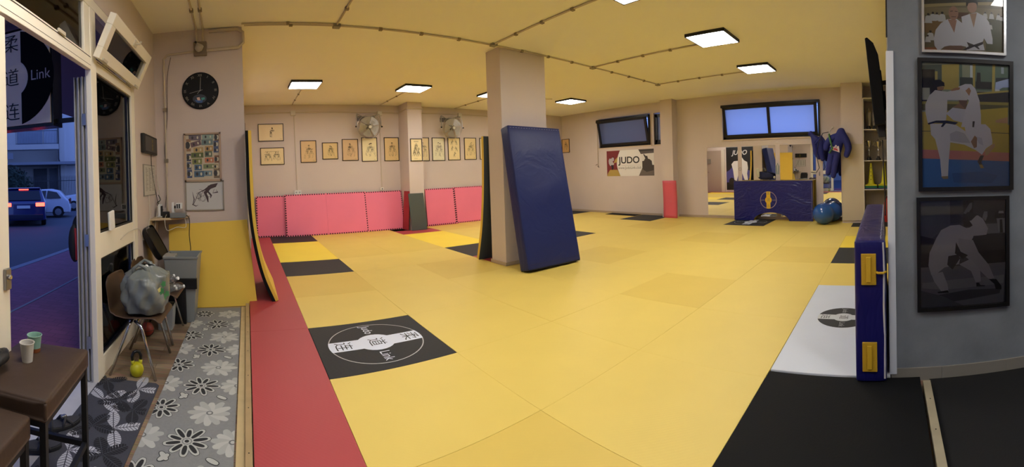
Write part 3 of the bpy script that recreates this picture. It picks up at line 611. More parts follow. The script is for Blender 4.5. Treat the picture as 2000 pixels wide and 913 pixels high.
# ---- wall fans
def fan(x, z, lb):
    t = thing('wall_fan', lb, 'fan', (x, YB-.28, z), 0, 'chrome fans on the back wall')
    tilt = Matrix.Rotation(.18, 4, 'X'); Rr = .31
    wire = M('#b9b6ae', .3, .9)
    b = B()
    for k in range(44):
        a = 2*PI*k/44; cs, sn = math.cos(a), math.sin(a)
        b.tube([tilt @ Vector((cs*r, y, sn*r)) for r, y in ((.045, -.085), (.16, -.08), (.27, -.055), (Rr, .0), (.27, .05), (.12, .07))], .0016, 4, cap=False)
    b.build('cage', wire, t)
    b = B()
    for r, y in ((Rr, 0), (.25, -.062), (.17, -.08), (.09, -.085)):
        b.tube([tilt @ Vector((math.cos(2*PI*k/40)*r, y, math.sin(2*PI*k/40)*r)) for k in range(40)], .006 if r == Rr else .0025, 6, closed=True)
    b.build('cage_ring', wire, t)
    B().lathe([(.0, -.0), (.035, .0), (.042, .012), (.042, .02)], 20, tilt @ Matrix.Translation((0, -.105, 0)) @ Matrix.Rotation(-PI/2, 4, 'X')).build('hub_badge', M('#d8d3c2', .35), t)
    for k in range(5):
        T = tilt @ Matrix.Rotation(2*PI/5*k+.5, 4, 'Y')
        def f(u, v):
            r = .05+.21*u; an = (v-.5)*(1.0+.15*u); return T @ Vector((r*math.cos(an), .018*math.sin((v-.5)*PI)*(1+u)-.01, r*math.sin(an)))
        B().grid(f, 6, 6).build('blade', M('#b5b3ac', .45, .5), t, smooth=True)
    B().lathe([(.04, -.02), (.075, 0), (.08, .1), (.06, .14)], 20, tilt @ Matrix.Rotation(-PI/2, 4, 'X')).build('motor', M('#4a4b4e', .5), t, smooth=True)
    B().tube([tilt @ Vector((-.33, .02, 0)), (-.33, .04, .2), (-.3, .06, .33), (-.26, .2, .33), (-.2, .27, .25)], .011).tube([tilt @ Vector((.33, .02, 0)), (.33, .04, .2), (.3, .06, .33), (.26, .2, .33), (.2, .27, .25)], .011).tube([(-.3, .06, .33), (-.1, .2, .28), (.1, .2, .28), (.3, .06, .33)], .009).build('bracket', M('#a8a8a6', .3, .8), t)
    B().box((-.24, .255, .18), (.24, .28, .3)).build('wall_plate', M('#6b6864', .5, .5), t)
    for s in (-1, 1): B().lathe([(.018, 0), (.022, .02), (.012, .035)], 12, tilt @ Matrix.Translation((s*.33, 0, 0)) @ Matrix.Rotation(s*PI/2, 4, 'Y')).build('knob', BLACK, t)
    B().tube([(.1, .1, 0), (.3, .22, .2), (.33, .26, .34)], .006).build('cable', M('#cfcbc2', .5), t)
fan(3.12, 2.67, 'chrome caged wall fan left of the pilaster'); fan(5.53, 2.68, 'chrome caged wall fan right of the pilaster')

# ---- framed drawings
def inkfig(b, rg, cx, cy, s, flip, T, w):
    """a jacketed fighter in loose, broken pen strokes"""
    f = -1 if flip else 1; j = lambda a=.05: rg.uniform(-a, a)*s; w = w*.62
    def st(pts, ww=w, wob=.012):
        P = [Vector(p) for p in pts]; o = []
        for i in range(len(P)-1):
            for q in range(5): o.append(P[i].lerp(P[i+1], q/5)+Vector((rg.uniform(-1, 1), rg.uniform(-1, 1)))*wob*s)
        o.append(P[-1])
        b.ribbon(o, [ww*rg.uniform(.3, 1.4) for _ in o], 0, T)
    lean = rg.uniform(.0, .16)*f; hp = (cx, cy-.02*s); sh = (cx+lean*s, cy+.26*s+j()); hx, hy = sh[0]+.07*s*f, sh[1]+.13*s
    st([(hx+.05*s*math.cos(a*PI/4), hy+.062*s*math.sin(a*PI/4)) for a in range(9)], w, .006)
    st([(hx-.05*s, hy+.02*s), (hx-.02*s, hy+.06*s), (hx+.04*s, hy+.06*s)], w*rg.choice((2, 4, 6)))
    def limb(pts, r0, r1):
        n = len(pts)
        for sg in (-1, 1):
            o = []
            for i, p in enumerate(pts):
                q = pts[min(i+1, n-1)]; q0 = pts[max(i-1, 0)]; d = Vector((q[0]-q0[0], q[1]-q0[1])).normalized(); r = (r0+(r1-r0)*i/(n-1))*s*sg
                o.append((p[0]-d.y*r, p[1]+d.x*r))
            st(o)
        for q in range(3):
            k = rg.randrange(n-1); a = rg.uniform(.2, .8); p = Vector(pts[k]).lerp(Vector(pts[k+1]), a); st([p+Vector((-r1*s, j(.02))), p+Vector((r1*s*.6, j(.05)))], w*.8)
    limb([sh, (cx+lean*.5*s, cy+.12*s), hp], .085, .075)
    for sg in (-1, 1):
        kn = (hp[0]+sg*.11*s+j(), hp[1]-.19*s+j(.03)); ft = (kn[0]+sg*.03*s+j(.08), hp[1]-.42*s+j(.04)); limb([hp, kn, ft], .06, .035); st([ft, (ft[0]+.07*s*f, ft[1]-.01*s)], w*1.3)
        el = (sh[0]+(.12+.04*sg)*s*f, sh[1]-.09*s+j()); hn = (el[0]+.13*s*f, el[1]+j(.12)); limb([sh, el, hn], .045, .03)
    st([(hp[0]-.08*s, hp[1]+.04*s), (hp[0]+.08*s, hp[1]+.02*s)], w*2.2); st([(hp[0], hp[1]+.03*s), (hp[0]+.05*s*f, hp[1]-.1*s)], w*1.6)
    st([(sh[0]-.03*s, sh[1]), (hp[0]+.04*s*f, hp[1]+.05*s)]); st([(sh[0]+.05*s, sh[1]), (hp[0]-.02*s*f, hp[1]+.06*s)])
    for q in range(10): x, y = cx+j(.14), cy+j(.22)+.05*s; st([(x, y), (x+j(.05), y+j(.05)), (x+j(.05), y+j(.06))], w*.8)
def drawing(o, U, V, W_, H_, lb, seed, paper='#d9bd86', n=2, style=0, frame='#2c1a12', grp='framed ink drawings along the back wall', fw=.017):
    t = thing('framed_drawing', lb, 'picture', (0, 0, 0), group=grp, mw=frameT(o, U, V))
    fm = M(frame, .4); w2, h2 = W_/2, H_/2
    B().box((-w2, -h2, 0), (w2, -h2+fw, .02)).box((-w2, h2-fw, 0), (w2, h2, .02)).box((-w2, -h2, 0), (-w2+fw, h2, .02)).box((w2-fw, -h2, 0), (w2, h2, .02)).build('frame', fm, t)
    B().box((-w2+.004, -h2+.004, 0), (w2-.004, h2-.004, .008)).build('paper', M(paper, .55, var=.04, vscale=4), t)
    rg = random.Random(seed); b = B(); T = Matrix.Translation((0, 0, .009)); s = H_*.62 if W_ < H_*1.2 else H_*.62; w = .0055
    if style == 0:
        inkfig(b, rg, -.10*s, 0, s, False, T, w); inkfig(b, rg, .22*s, -.02*s, s*.95, True, T, w)
    elif style == 1:
        for k in range(4): inkfig(b, rg, -W_*.27+W_*.18*k, rg.uniform(-.03, .03)*H_, s*.8, k % 2 == 1, T, w)
        for k in range(9): b.ribbon([(-W_*.3+k*W_*.065, H_*.24+rg.uniform(-.01, .01)), (-W_*.3+k*W_*.065+.02, H_*.3), (-W_*.27+k*W_*.065+.01, H_*.25)], w, 0, T)
    elif style == 2:
        for k, (x, y) in enumerate(((-.18, .28), (.2, .28), (-.18, .02), (.2, 0), (0, -.26))): inkfig(b, rg, x*W_, y*H_, s*.36, k % 2 == 1, T, w)
    elif style == 3:
        for r_ in range(3):
            for k in range(4-r_): inkfig(b, rg, (-.24+.16*k+.08*r_)*W_, (-.16+.16*r_)*H_, s*.42, k % 2 == 1, T, w*.8)
        b.ribbon([(-.2*W_, .38*H_), (.2*W_, .38*H_)], w, 0, T); b.ribbon([(-.2*W_, .35*H_), (.18*W_, .35*H_)], w*.8, 0, T); b.ribbon([(-.2*W_, -.38*H_), (.1*W_, -.38*H_)], w*.8, 0, T)
    elif style == 4: inkfig(b, rg, 0, 0, s*.9, False, T, w*1.5)
    b.ribbon([(w2-.1, -h2+.05), (w2-.07, -h2+.055), (w2-.05, -h2+.045)], .003, 0, T)
    b.build('ink_drawing', M('#4a4036', .9), t); return t
D = [(.33, .97, 2.36, 2.80, '#efd9ae', 4, 'upper of two landscape drawings, small single figure sketch'), (.37, .97, 1.77, 2.20, '#efd9a6', 1, 'lower of two landscape drawings, a whole row of figures'),
     (1.38, 1.79, 1.80, 2.36, '#e0bf8c', 0, 'upright tan drawing first right of the wall socket pipe'), (1.94, 2.35, 1.87, 2.30, '#e3c78c', 0, 'smallest almost square tan drawing with ruled border'),
     (2.46, 2.89, 1.82, 2.38, '#dbb98a', 0, 'brownest upright drawing, left of the fan'), (2.98, 3.41, 1.79, 2.42, '#f5e6b4', 0, 'pale cream drawing directly under the left fan'),
     (3.60, 4.02, 1.79, 2.42, '#e6c88e', 0, 'tan drawing between left fan pipe and pilaster'), (4.50, 4.92, 1.77, 2.42, '#eed9a6', 0, 'drawing half hidden behind the pilaster'),
     (5.01, 5.41, 1.77, 2.42, '#ece4c0', 0, 'palest drawing, second right of the pilaster'), (5.51, 5.91, 1.78, 2.43, '#f0dca4', 2, 'drawing with five small studies under the right fan'),
     (6.05, 6.46, 1.79, 2.43, '#ecd49a', 0, 'drawing with heavy black hair, just left of the curved mat'), (6.58, 6.98, 1.79, 2.43, '#eed9a2', 0, 'drawing mostly hidden behind the curved mat and pillar'),
     ]
for k, (x0, x1, z0, z1, pc_, st_, lb) in enumerate(D):
    drawing(((x0+x1)/2, YB, (z0+z1)/2), (1, 0, 0), (0, 0, 1), x1-x0, z1-z0, 'framed '+lb, 10+k, pc_, style=st_)
drawing((XR, 9.995, 2.23), (0, -1, 0), (0, 0, 1), .36, .47, 'framed tan drawing just showing right of the blue crash mat', 61, '#dfb67a')
drawing((4.255, 9.56, 2.04), (1, 0, 0), (0, 0, 1), .33, .58, 'framed drawing of a pyramid of figures hung on the pilaster', 50, '#f0dca8', style=3)
# pink sheets and neighbours along the back wall
def puzzle(x0, x1, yb, yt, Ht, lb, teeth='brtl', mt=PINK):
    """toothed foam sheet standing on its edge, leaning back; black underside shows between the teeth"""
    W_ = x1-x0; Ln = math.hypot(Ht, yt-yb); dp = .03
    t = thing('puzzle_mat', lb, 'mat', (x0, yb, .0), group='pink puzzle mats stood along the back wall'); an = math.atan2(yt-yb, Ht)
    TT = Matrix.Rotation(-an, 4, 'X') @ Matrix.Rotation(PI/2, 4, 'X')
    def edge(a, c, on):
        a, c = Vector(a), Vector(c)
        if not on: return [a]
        n = int((c-a).length/.06); d = (c-a)/(2*n+1); nn = Vector((d.y, -d.x)).normalized()*dp; o = [a]
        for i in range(2*n+1):
            if i % 2 == 1: o += [a+d*i, a+d*i-nn, a+d*(i+1)-nn, a+d*(i+1)]
        return o
    e = .001; q = [(e, 0), (W_-e, 0), (W_-e, Ln), (e, Ln)]; poly = []
    for k, s_ in enumerate('brtl'): poly += edge(q[k], q[(k+1) % 4], s_ in teeth)
    B().prism([tuple(v) for v in poly], .0, .014, TT).build('foam_face', mt, t)
    B().box((e, .0, -.022), (W_-e, Ln, -.0005), TT).build('underside', M('#1a1214', .8), t)
puzzle(.22, 1.1, 9.97, 10.12, .99, 'pink puzzle mat farthest left on the back wall, partly behind the next')
puzzle(.93, 1.97, 9.86, 10.08, 1.01, 'pink puzzle mat with black notched left edge, under the double socket', 'btl')
puzzle(1.975, 3.01, 9.88, 10.1, 1.01, 'pink puzzle mat in the middle of the left wall row', 'brt')
puzzle(3.015, 4.02, 9.9, 10.12, 1.0, 'pink puzzle mat ending at the pilaster', 'brt')
puzzle(4.72, 5.62, 10.0, 10.13, 1.0, 'pink puzzle mat first right of the pilaster', 'brt')
puzzle(5.625, 6.6, 10.0, 10.13, 1.01, 'pink puzzle mat ending at the curved mat by the pillar')
def slab(name, lb, corners, th, mt, cat='mat', bev=.004):
    """board from its front face: bottom-left, bottom-right, top-right, top-left"""
    c = [Vector(q) for q in corners]; n = (c[1]-c[0]).cross(c[3]-c[0]).normalized(); o = c[0].copy()
    vs = [q-o for q in c]+[q-o-n*th for q in c]
    b = B().add(vs, [(0, 1, 2, 3), (7, 6, 5, 4), (0, 4, 5, 1), (1, 5, 6, 2), (2, 6, 7, 3), (3, 7, 4, 0)])
    ob = b.build(name, mt, bevel=bev, loc=tuple(o)); return tag(ob, lb, cat)
slab('leaning_mat', 'dark grey foam mat leaning against the front of the pilaster', [(4.0, 9.40, .002), (4.42, 9.40, .002), (4.40, 9.53, .93), (3.98, 9.53, .93)], .025, DGRY)
slab('leaning_mat', 'dark red foam sheet stood against the left side of the pilaster', [(3.93, 9.86, .0), (3.96, 9.56, .0), (4.02, 9.56, .99), (4.0, 9.86, .99)], .02, M('#a3303a', .7))

# ---- things hung on the clock wall
t = thing('wall_clock', 'round black wall clock with roman numerals above the banknote frame', 'clock', mw=frameT((-.525, YCL, 2.515), (1, 0, 0), (0, 0, 1)))
B().lathe([(.0, 0), (.225, 0), (.225, .018), (.215, .024), (.0, .024)], 48).build('clock_body', M('#0b0b0d', .45, spec=.2), t)
GR = M('#7d7a70', .6)
for k, s_ in enumerate(('XII', 'I', 'II', 'III', 'IV', 'V', 'VI', 'VII', 'VIII', 'IX', 'X', 'XI')):
    a = PI/2-k*PI/6; text(s_, .042, GR, t, Matrix.Translation((.185*math.cos(a), .185*math.sin(a), .0255)) @ Matrix.Rotation(a-PI/2, 4, 'Z'), bold=.0006, name='numeral')
hd_ = M('#8a8a86', .4)
B().ribbon([(0, 0), (.01, .16)], .006, .03).ribbon([(.0, 0), (-.035, -.04)], .005, .032).build('hour_hand', hd_, t); B().ribbon([(.03, .006), (-.13, -.03)], .0045, .034).build('minute_hand', hd_, t)
B().lathe([(.006, .026), (.006, .036), (0, .037)], 12).build('centre_pin', hd_, t)
e = B(); e.mat(M('#1a2436', .4)).poly([(.085*math.cos(a*PI/12)-.01, .055*math.sin(a*PI/12)-.10) for a in range(24)], .0252)
e.mat(M('#24508c', .4)).poly([(-.07, -.115), (-.04, -.145), (.02, -.15), (.03, -.12), (-.03, -.11)], .0256).mat(M('#c8a8a4', .5)).poly([(-.045, -.085), (-.01, -.08), (.0, -.12), (-.035, -.118)], .0258).mat(M('#2f8a86', .4)).poly([(.01, -.09), (.05, -.085), (.055, -.11), (.015, -.12)], .0258)
e.build('dial_picture', None, t)
# framed banknotes
t = thing('banknote_frame', 'framed collage of banknotes in many colours above the animal drawing', 'picture', mw=frameT((-.52, YCL, 1.705), (1, 0, 0), (0, 0, 1)))
w2, h2 = .225, .295; fm = M('#b59a82', .5)
B().box((-w2, -h2, 0), (w2, -h2+.02, .025)).box((-w2, h2-.02, 0), (w2, h2, .025)).box((-w2, -h2, 0), (-w2+.02, h2, .025)).box((w2-.02, -h2, 0), (w2, h2, .025)).build('frame', fm, t)
e = B(); e.mat(M('#c3b8a2', .6)).box((-w2+.01, -h2+.01, 0), (w2-.01, h2-.01, .008)); rg = random.Random(5)
notes = [(-.09, .24, .15, .065, '#6d6470', 0), (.07, .245, .14, .055, '#8ba19a', 0), (.175, .235, .05, .1, '#6b5443', 0), (-.17, .15, .055, .15, '#96765f', 0), (-.08, .165, .13, .06, '#6f5a62', .25), (.06, .18, .14, .07, '#6f8383', 0), (.165, .15, .06, .09, '#555f7c', 0),
         (-.05, .09, .12, .065, '#b39b6c', 0), (.08, .1, .1, .065, '#b08e5e', 0), (-.065, .025, .15, .062, '#5f6a41', 0), (.07, .035, .09, .07, '#64735f', 0), (.165, .08, .06, .06, '#4a5878', 0), (-.17, .0, .055, .09, '#4f4f62', 0), (-.07, -.05, .12, .07, '#7c8350', 0),
         (.08, -.04, .11, .06, '#c0785a', 0), (.17, -.03, .055, .09, '#80604c', 0), (-.17, -.1, .055, .09, '#55607c', 0), (-.06, -.125, .09, .07, '#4d6a86', 0), (.085, -.115, .16, .055, '#7e8a66', 0), (-.165, -.2, .06, .1, '#4a557a', 0), (-.05, -.205, .12, .075, '#4e6880', 0), (.06, -.2, .1, .065, '#7a8f98', 0), (.165, -.2, .07, .12, '#7d6d58', 0), (.16, -.12, .05, .06, '#a89878', 0)]
for k, (x, y, ww, hh, cc, a) in enumerate(notes):
    T = Matrix.Translation((x, y, .0085+.0001*k)) @ Matrix.Rotation(a, 4, 'Z')
    e.mat(M(cc, .6)).poly([(-ww/2, -hh/2), (ww/2, -hh/2), (ww/2, hh/2), (-ww/2, hh/2)], 0, T)
    e.mat(M('#cfc8b0', .6)).poly([(ww*.22+hh*.2*math.cos(q*PI/5)*.8, hh*.28*math.sin(q*PI/5)) for q in range(10)], .00004, T)
    e.mat(M('#3c3c40', .6)).poly([(-ww*.2+hh*.2*math.cos(q*PI/5), hh*.3*math.sin(q*PI/5)) for q in range(10)], .00005, T)
e.build('banknotes', None, t)
# framed drawing of an animal
t = thing('framed_drawing', 'pale framed pen drawing of tangled wrestlers on white paper below the banknotes', 'picture', mw=frameT((-.51, YCL, 1.235), (1, 0, 0), (0, 0, 1)))
w2, h2 = .235, .18; fm = M('#9c9484', .5)
B().box((-w2, -h2, 0), (w2, -h2+.013, .02)).box((-w2, h2-.013, 0), (w2, h2, .02)).box((-w2, -h2, 0), (-w2+.013, h2, .02)).box((w2-.013, -h2, 0), (w2, h2, .02)).build('frame', fm, t)
bx('paper', (-w2+.006, -h2+.006, 0), (w2-.006, h2-.006, .008), M('#c9c9c8', .5), t)
e = B(); rg = random.Random(9)
e.ribbon([(-.15, -.11), (-.13, -.04), (-.15, .05)], [.004, .012, .002], .009).ribbon([(-.155, -.1), (-.11, -.125), (-.08, -.11)], [.012, .01, .002], .009).ribbon([(-.14, -.1), (-.1, -.02), (-.07, .04), (.0, .07), (.08, .12), (.17, .15)], [.008, .006, .005, .014, .03, .002], .009)
e.ribbon([(.0, .02), (.06, .1), (.13, .12), (.16, .14)], [.03, .05, .04, .002], .0091).ribbon([(.0, .05), (.03, -.02), (.04, -.08)], [.025, .03, .01], .0092).ribbon([(.04, .05), (.08, .0), (.07, -.03)], [.02, .02, .008], .0092).ribbon([(.12, .08), (.1, .03), (.16, .04), (.14, .07)], [.004, .01, .018, .004], .0092)
for k in range(14):
    a = rg.uniform(0, 6); x, y = rg.uniform(-.08, .06), rg.uniform(-.05, .06); e.ribbon([(x+.03*math.cos(a+q*.5), y+.03*math.sin(a+q*.5)) for q in range(8)], .003, .0093)
e.build('ink_drawing', M('#4c3e44', .8), t)
# security camera and its box
t = thing('security_camera', 'small white security camera on a junction box above the clock', 'camera', (-.52, YCL, 3.03))
bx('mounting_box', (-.07, -.045, -.09), (.09, 0, .08), M('#8a7a66', .7), t, bevel=.006)
B().sphere((0, -.10, -.02), .045, 12, (1, 1, 1)).build('camera_body', M('#b7aea0', .4), t, smooth=True)
B().lathe([(.038, 0), (.04, .07), (.03, .09)], 20, Matrix.Translation((-.035, -.08, .02)) @ Matrix.Rotation(.6, 4, 'X') @ Matrix.Rotation(PI/2+.5, 4, 'Y')).build('housing', M('#c4bbac', .4), t, smooth=True)
B().lathe([(.014, 0), (.014, .01), (0, .011)], 14, Matrix.Translation((-.03, -.145, .035)) @ Matrix.Rotation(PI/2, 4, 'X')).build('lens', BLACKG, t)
# emergency lamp and notice on the street wall
t = thing('emergency_light', 'black rectangular wall light box with yellow digits by the corner', 'light', (-1.1, 4.5, 1.84))
B().box((0, -.31, -.105), (.045, .31, .105)).build('housing', M('#14140f', .5), t, bevel=.01); bx('screen', (.045, -.28, -.08), (.047, .28, .08), M('#1b1a16', .3), t)
text('88:8', .075, M('#a89a2e', .5), t, frameT((.049, .05, 0), (0, 0, 1), (0, -1, 0)), sx=1)
t = thing('notice_board', 'small white printed notice pinned on the wall under the black light box', 'notice', (-1.1, 4.52, 1.44)); bx('board', (0, -.27, -.175), (.012, .27, .175), M('#8f8a80', .6), t); bx('sheet', (.012, -.25, -.165), (.014, .26, .165), M('#c9c4b8', .6), t)
e = B()
for k in range(16):
    for q in range(3): e.box((.014, -.2+q*.15, .13-k*.0165), (.0145, -.2+q*.15+.11*(.6+.4*((k*7+q) % 3)/2), .136-k*.0165))
e.build('print', M('#8c887e', .7), t)

# ---- corner shelf with router
t = thing('corner_shelf', 'small pale corner shelf carrying router and cables', 'shelf', (-1.1, YCL, 1.0))
B().prism([(0, 0), (0, -.42)]+[(.40*math.sin(a*PI/16), -.42*math.cos(a*PI/16)) for a in range(1, 8)]+[(.40, 0)], -.022, 0).build('board', M('#c6b08e', .5), t, bevel=.003)
bx('bracket', (0, -.3, -.06), (.02, -.02, -.022), STEEL, t)
t = thing('router', 'white and black router standing on the corner shelf', 'router', (-1.02, 4.78, 1.0)); B().box((-.03, -.05, 0), (.0, .05, .15)).box((-.05, -.07, 0), (.05, .07, .012)).build('body', WHITE, t, bevel=.004); B().box((.0, -.045, .01), (.05, .045, .06)).build('black_base', BLACK, t, bevel=.004)
B().box((.0, -.045, .06), (.012, .04, .13)).build('side_panel', BLACK, t, bevel=.003)
t = thing('network_adapter', 'white power adapter with dark sockets on the corner shelf', 'adapter', (-.86, 4.80, 1.0)); B().box((-.03, -.04, .035), (.0, .03, .17)).box((.02, -.04, .09), (.09, .03, .16)).build('body', WHITE, t, bevel=.005); B().box((.03, -.043, .1), (.045, -.038, .15)).box((.055, -.043, .1), (.07, -.038, .15)).box((-.03, -.04, 0), (.09, .03, .034)).box((.0, -.04, .1), (.02, .03, .13)).build('socket_panel', BLACK, t)
tag(B().box((-.08, -.06, 0), (.1, .06, .055)).build('set_top_box', M('#777b7e', .5), bevel=.006, loc=(-.80, 4.64, 1.0)), 'flat grey device at the right end of the corner shelf', 'device')
tag(B().box((-.05, -.03, 0), (.03, .03, .07)).build('network_switch', BLACK, bevel=.006, loc=(-.93, 4.66, 1.0)), 'small black device between router and adapter on the shelf', 'device')
WC = M('#cfc8b8', .6)
def cable(lb, pts, r=.004, mt=WC):
    o = Vector(pts[0]); P = [Vector(p)-o for p in pts]; Q = []
    for i in range(len(P)-1):
        p0, p1, p2, p3 = P[max(i-1, 0)], P[i], P[i+1], P[min(i+2, len(P)-1)]
        for q in range(6):
            s = q/6; Q.append(.5*((2*p1)+(p2-p0)*s+(2*p0-5*p1+4*p2-p3)*s*s+(3*p1-p0-3*p2+p3)*s**3))
    Q.append(P[-1]); return tag(B().tube(Q, r, 6).build('cable', mt, loc=tuple(o), smooth=True), lb, 'cable')
cable('white cable hanging from the notice toward the glass panel', [(-1.085, 4.45, 1.27), (-1.08, 4.42, 1.0), (-1.085, 4.2, .82), (-1.085, 4.08, .86), (-1.085, 3.98, .95), (-1.085, 3.6, .96), (-1.08, 3.35, .93)])
cable('thicker white cable down the corner onto the shelf', [(-1.085, 4.85, 1.5), (-1.07, 4.88, 1.35), (-1.05, 4.86, 1.2), (-1.07, 4.8, 1.1), (-1.06, 4.7, 1.02), (-1.06, 4.62, .94), (-1.07, 4.6, .75)], .006)
cable('thin dark cable running down from the light box', [(-1.085, 4.6, 1.74), (-1.085, 4.62, 1.55), (-1.085, 4.75, 1.35), (-1.06, 4.82, 1.15), (-1.0, 4.8, 1.08)], .004, BLACK)
cable('dark power cable hanging from the shelf in front of the yellow mat', [(-.72, 4.66, 1.03), (-.66, 4.60, .99), (-.665, 4.60, .8), (-.655, 4.60, .66), (-.66, 4.60, .57), (-.65, 4.6, .5)], .005, BLACK)
cable('white looped cable drooping under the shelf', [(-.93, 4.64, 1.04), (-.92, 4.48, .98), (-.9, 4.5, .87), (-.8, 4.55, .9), (-.7, 4.6, .9), (-.74, 4.66, 1.06)], .0035)
cable('tangle of thin dark cable in the corner above the shelf', [(-1.07, 4.86, 1.26), (-1.04, 4.84, 1.2), (-1.07, 4.8, 1.17), (-1.08, 4.86, 1.13), (-1.04, 4.86, 1.1), (-1.06, 4.8, 1.07)], .005, BLACK)
cable('thin cable loosely following the conduit on the clock wall', [(-.88, 4.93, 2.95), (-.93, 4.93, 2.7), (-.945, 4.93, 2.2), (-.99, 4.93, 1.8), (-.96, 4.93, 1.5), (-1.0, 4.92, 1.1)], .003, M('#4a4038', .7))
tag(B().box((0, -.06, -.075), (.022, .06, .075)).build('door_sensor', M('#e6e6e2', .4), bevel=.008, loc=(-1.09+.0, 3.12, 1.115)), 'white square sensor at the bottom of the glass panel', 'sensor')
bpy.data.objects['door_sensor'].rotation_euler = (.1, 0, 0)

# ---- leaning mats by the entrance
slab('leaning_mat', 'big dull yellow mat leaning against the wall under the corner shelf', [(-.93, 4.66, ZF+.002), (.085, 4.755, ZF+.002), (-.005, 4.86, .94), (-.95, 4.86, .90)], .035, OLIVE)
def curved_mat(lb, base, horiz, w, P, layers):
    t = thing('curved_mat', lb, 'mat', base); hv = Vector(horiz); wv = Vector(w); n = 24; pr = []
    for i in range(n+1):
        s = i/n*(len(P)-1); k = min(int(s), len(P)-2); f = s-k
        p0, p1, p2, p3 = [Vector(P[max(0, min(len(P)-1, q))]) for q in (k-1, k, k+1, k+2)]
        pr.append(.5*((2*p1)+(p2-p0)*f+(2*p0-5*p1+4*p2-p3)*f*f+(3*p1-p0-3*p2+p3)*f**3))
    for nm, mt, a, c in layers:
        vs = []
        for i, p in enumerate(pr):
            d = pr[min(i+1, n)]-pr[max(i-1, 0)]; nn = Vector((d.y, -d.x)).normalized()
            for off in (a, c):
                q = p+nn*off
                for ww in (0, 1): v = hv*q.x+wv*ww; vs.append((v.x, v.y, q.y))
        fs = []
        for i in range(n):
            k, l = i*4, i*4+4
            fs += [(k, k+1, l+1, l), (k+2, l+2, l+3, k+3), (k, l, l+2, k+2), (k+1, k+3, l+3, l+1)]
        fs += [(0, 2, 3, 1), (n*4, n*4+1, n*4+3, n*4+2)]
        B().add(vs, fs).build(nm, mt, t)
    return t
curved_mat('tall yellow mat with black back bending against the side wall, seen edge-on', (0, 4.70, .001), (1, 0, 0), (-.0, 1.02, 0), [(.295, 0), (.185, .27), (.115, .55), (.062, .9), (.042, 1.3), (.038, 1.98)], [('yellow_layer', OLIVE, 0, .036), ('black_underside', BLKR, -.036, -.0005)])
curved_mat('tall bent mat with yellow edge and dark face behind the left of the pillar', (3.515, 5.30, .001), (0, 1, 0), (.98, .0, 0), [(.27, 0), (.15, .45), (.07, .95), (.03, 1.5), (.02, 1.97)], [('dark_face', M('#3a4246', .7), -.012, -.0005), ('yellow_layer', OLIVE, 0, .055)])
# ---- blue crash mat against the pillar
def cushion(nm, mt, parent, L, W_, th, T, r=.02, puff=.012, nx=20, ny=10, seed=0, wr=.004):
    """padded vinyl block: x along W_, y along L, z thickness; slightly puffed and creased"""
    rg = random.Random(seed); ph = [rg.uniform(0, 6) for _ in range(8)]
    bm = bmesh.new(); bmesh.ops.create_cube(bm, size=1)
    for v in bm.verts: v.co = Vector((v.co.x*W_, v.co.y*L, v.co.z*th))
    bmesh.ops.subdivide_edges(bm, edges=bm.edges[:], cuts=18, use_grid_fill=True)
    for v in bm.verts:
        x, y, z = v.co; fx, fy, fz = 1-abs(2*x/W_)**4, 1-abs(2*y/L)**4, 1-abs(2*z/th)**4
        s = 1 if z > 0 else -1
        cre = wr*(math.sin(9*y+5*x+ph[0]+2*math.sin(4*x+ph[1]))+.7*math.sin(17*y-7*x+ph[2]+2*math.sin(6*y+ph[3])))
        if abs(z) > th*.49: v.co.z += s*(puff*fx*fy)+cre*fx*fy
        if abs(x) > W_*.49: v.co.x += (1 if x > 0 else -1)*(puff*.6*fz+.5*cre*fz)
        if abs(y) > L*.49: v.co.y += (1 if y > 0 else -1)*(puff*.5*fz)
    me = bpy.data.meshes.new(nm); bm.to_mesh(me); bm.free(); me.materials.append(mt); me.shade_smooth()
    o = bpy.data.objects.new(nm, me); C.objects.link(o); o.parent = parent; o.matrix_local = T
    bv = o.modifiers.new('bevel', 'BEVEL'); bv.width = .012; bv.segments = 2; bv.limit_method = 'ANGLE'; bv.angle_limit = 1.0; return o
t = thing('crash_mat', 'tall blue vinyl crash mat leaning against the central pillar', 'mat', (4.02, 4.30, .0))
Lm = 2.07; lean = math.asin(.42/2.05)
# local frame: x width, y up the slope, z outward normal (toward the viewer)
U = Vector((.995, -.03, 0)).normalized(); V = Vector((0.02, math.sin(lean), math.cos(lean))).normalized(); U = (U-V*U.dot(V)).normalized(); N = U.cross(V)
mw = Matrix((U, V, N)).transposed().to_4x4(); ctr = V*(Lm/2)-N*.10+Vector((-.02, -.03, .045)); mw.translation = ctr
cushion('cover', BLUEV, t, Lm, .99, .20, mw, puff=.012, wr=.0045, seed=3)
b = B(); 
for k in range(20): b.box((-.47+k*.049, Lm/2+.005, -.06), (-.45+k*.049, Lm/2+.012, -.045)).box((-.47+k*.049, Lm/2-.035, .104), (-.445+k*.049, Lm/2-.031, .107))
b.build('stitching', M('#9aa0c0', .6), t, mw=mw)
B().box((-.48, -Lm/2+.06, .100), (.48, -Lm/2+.066, .1035)).build('seam', M('#131b4c', .5), t, mw=mw)
B().box((-.49, -Lm/2-.012, -.09), (.49, -Lm/2-.004, .095)).build('anti_slip_base', BLACK, t, mw=mw)

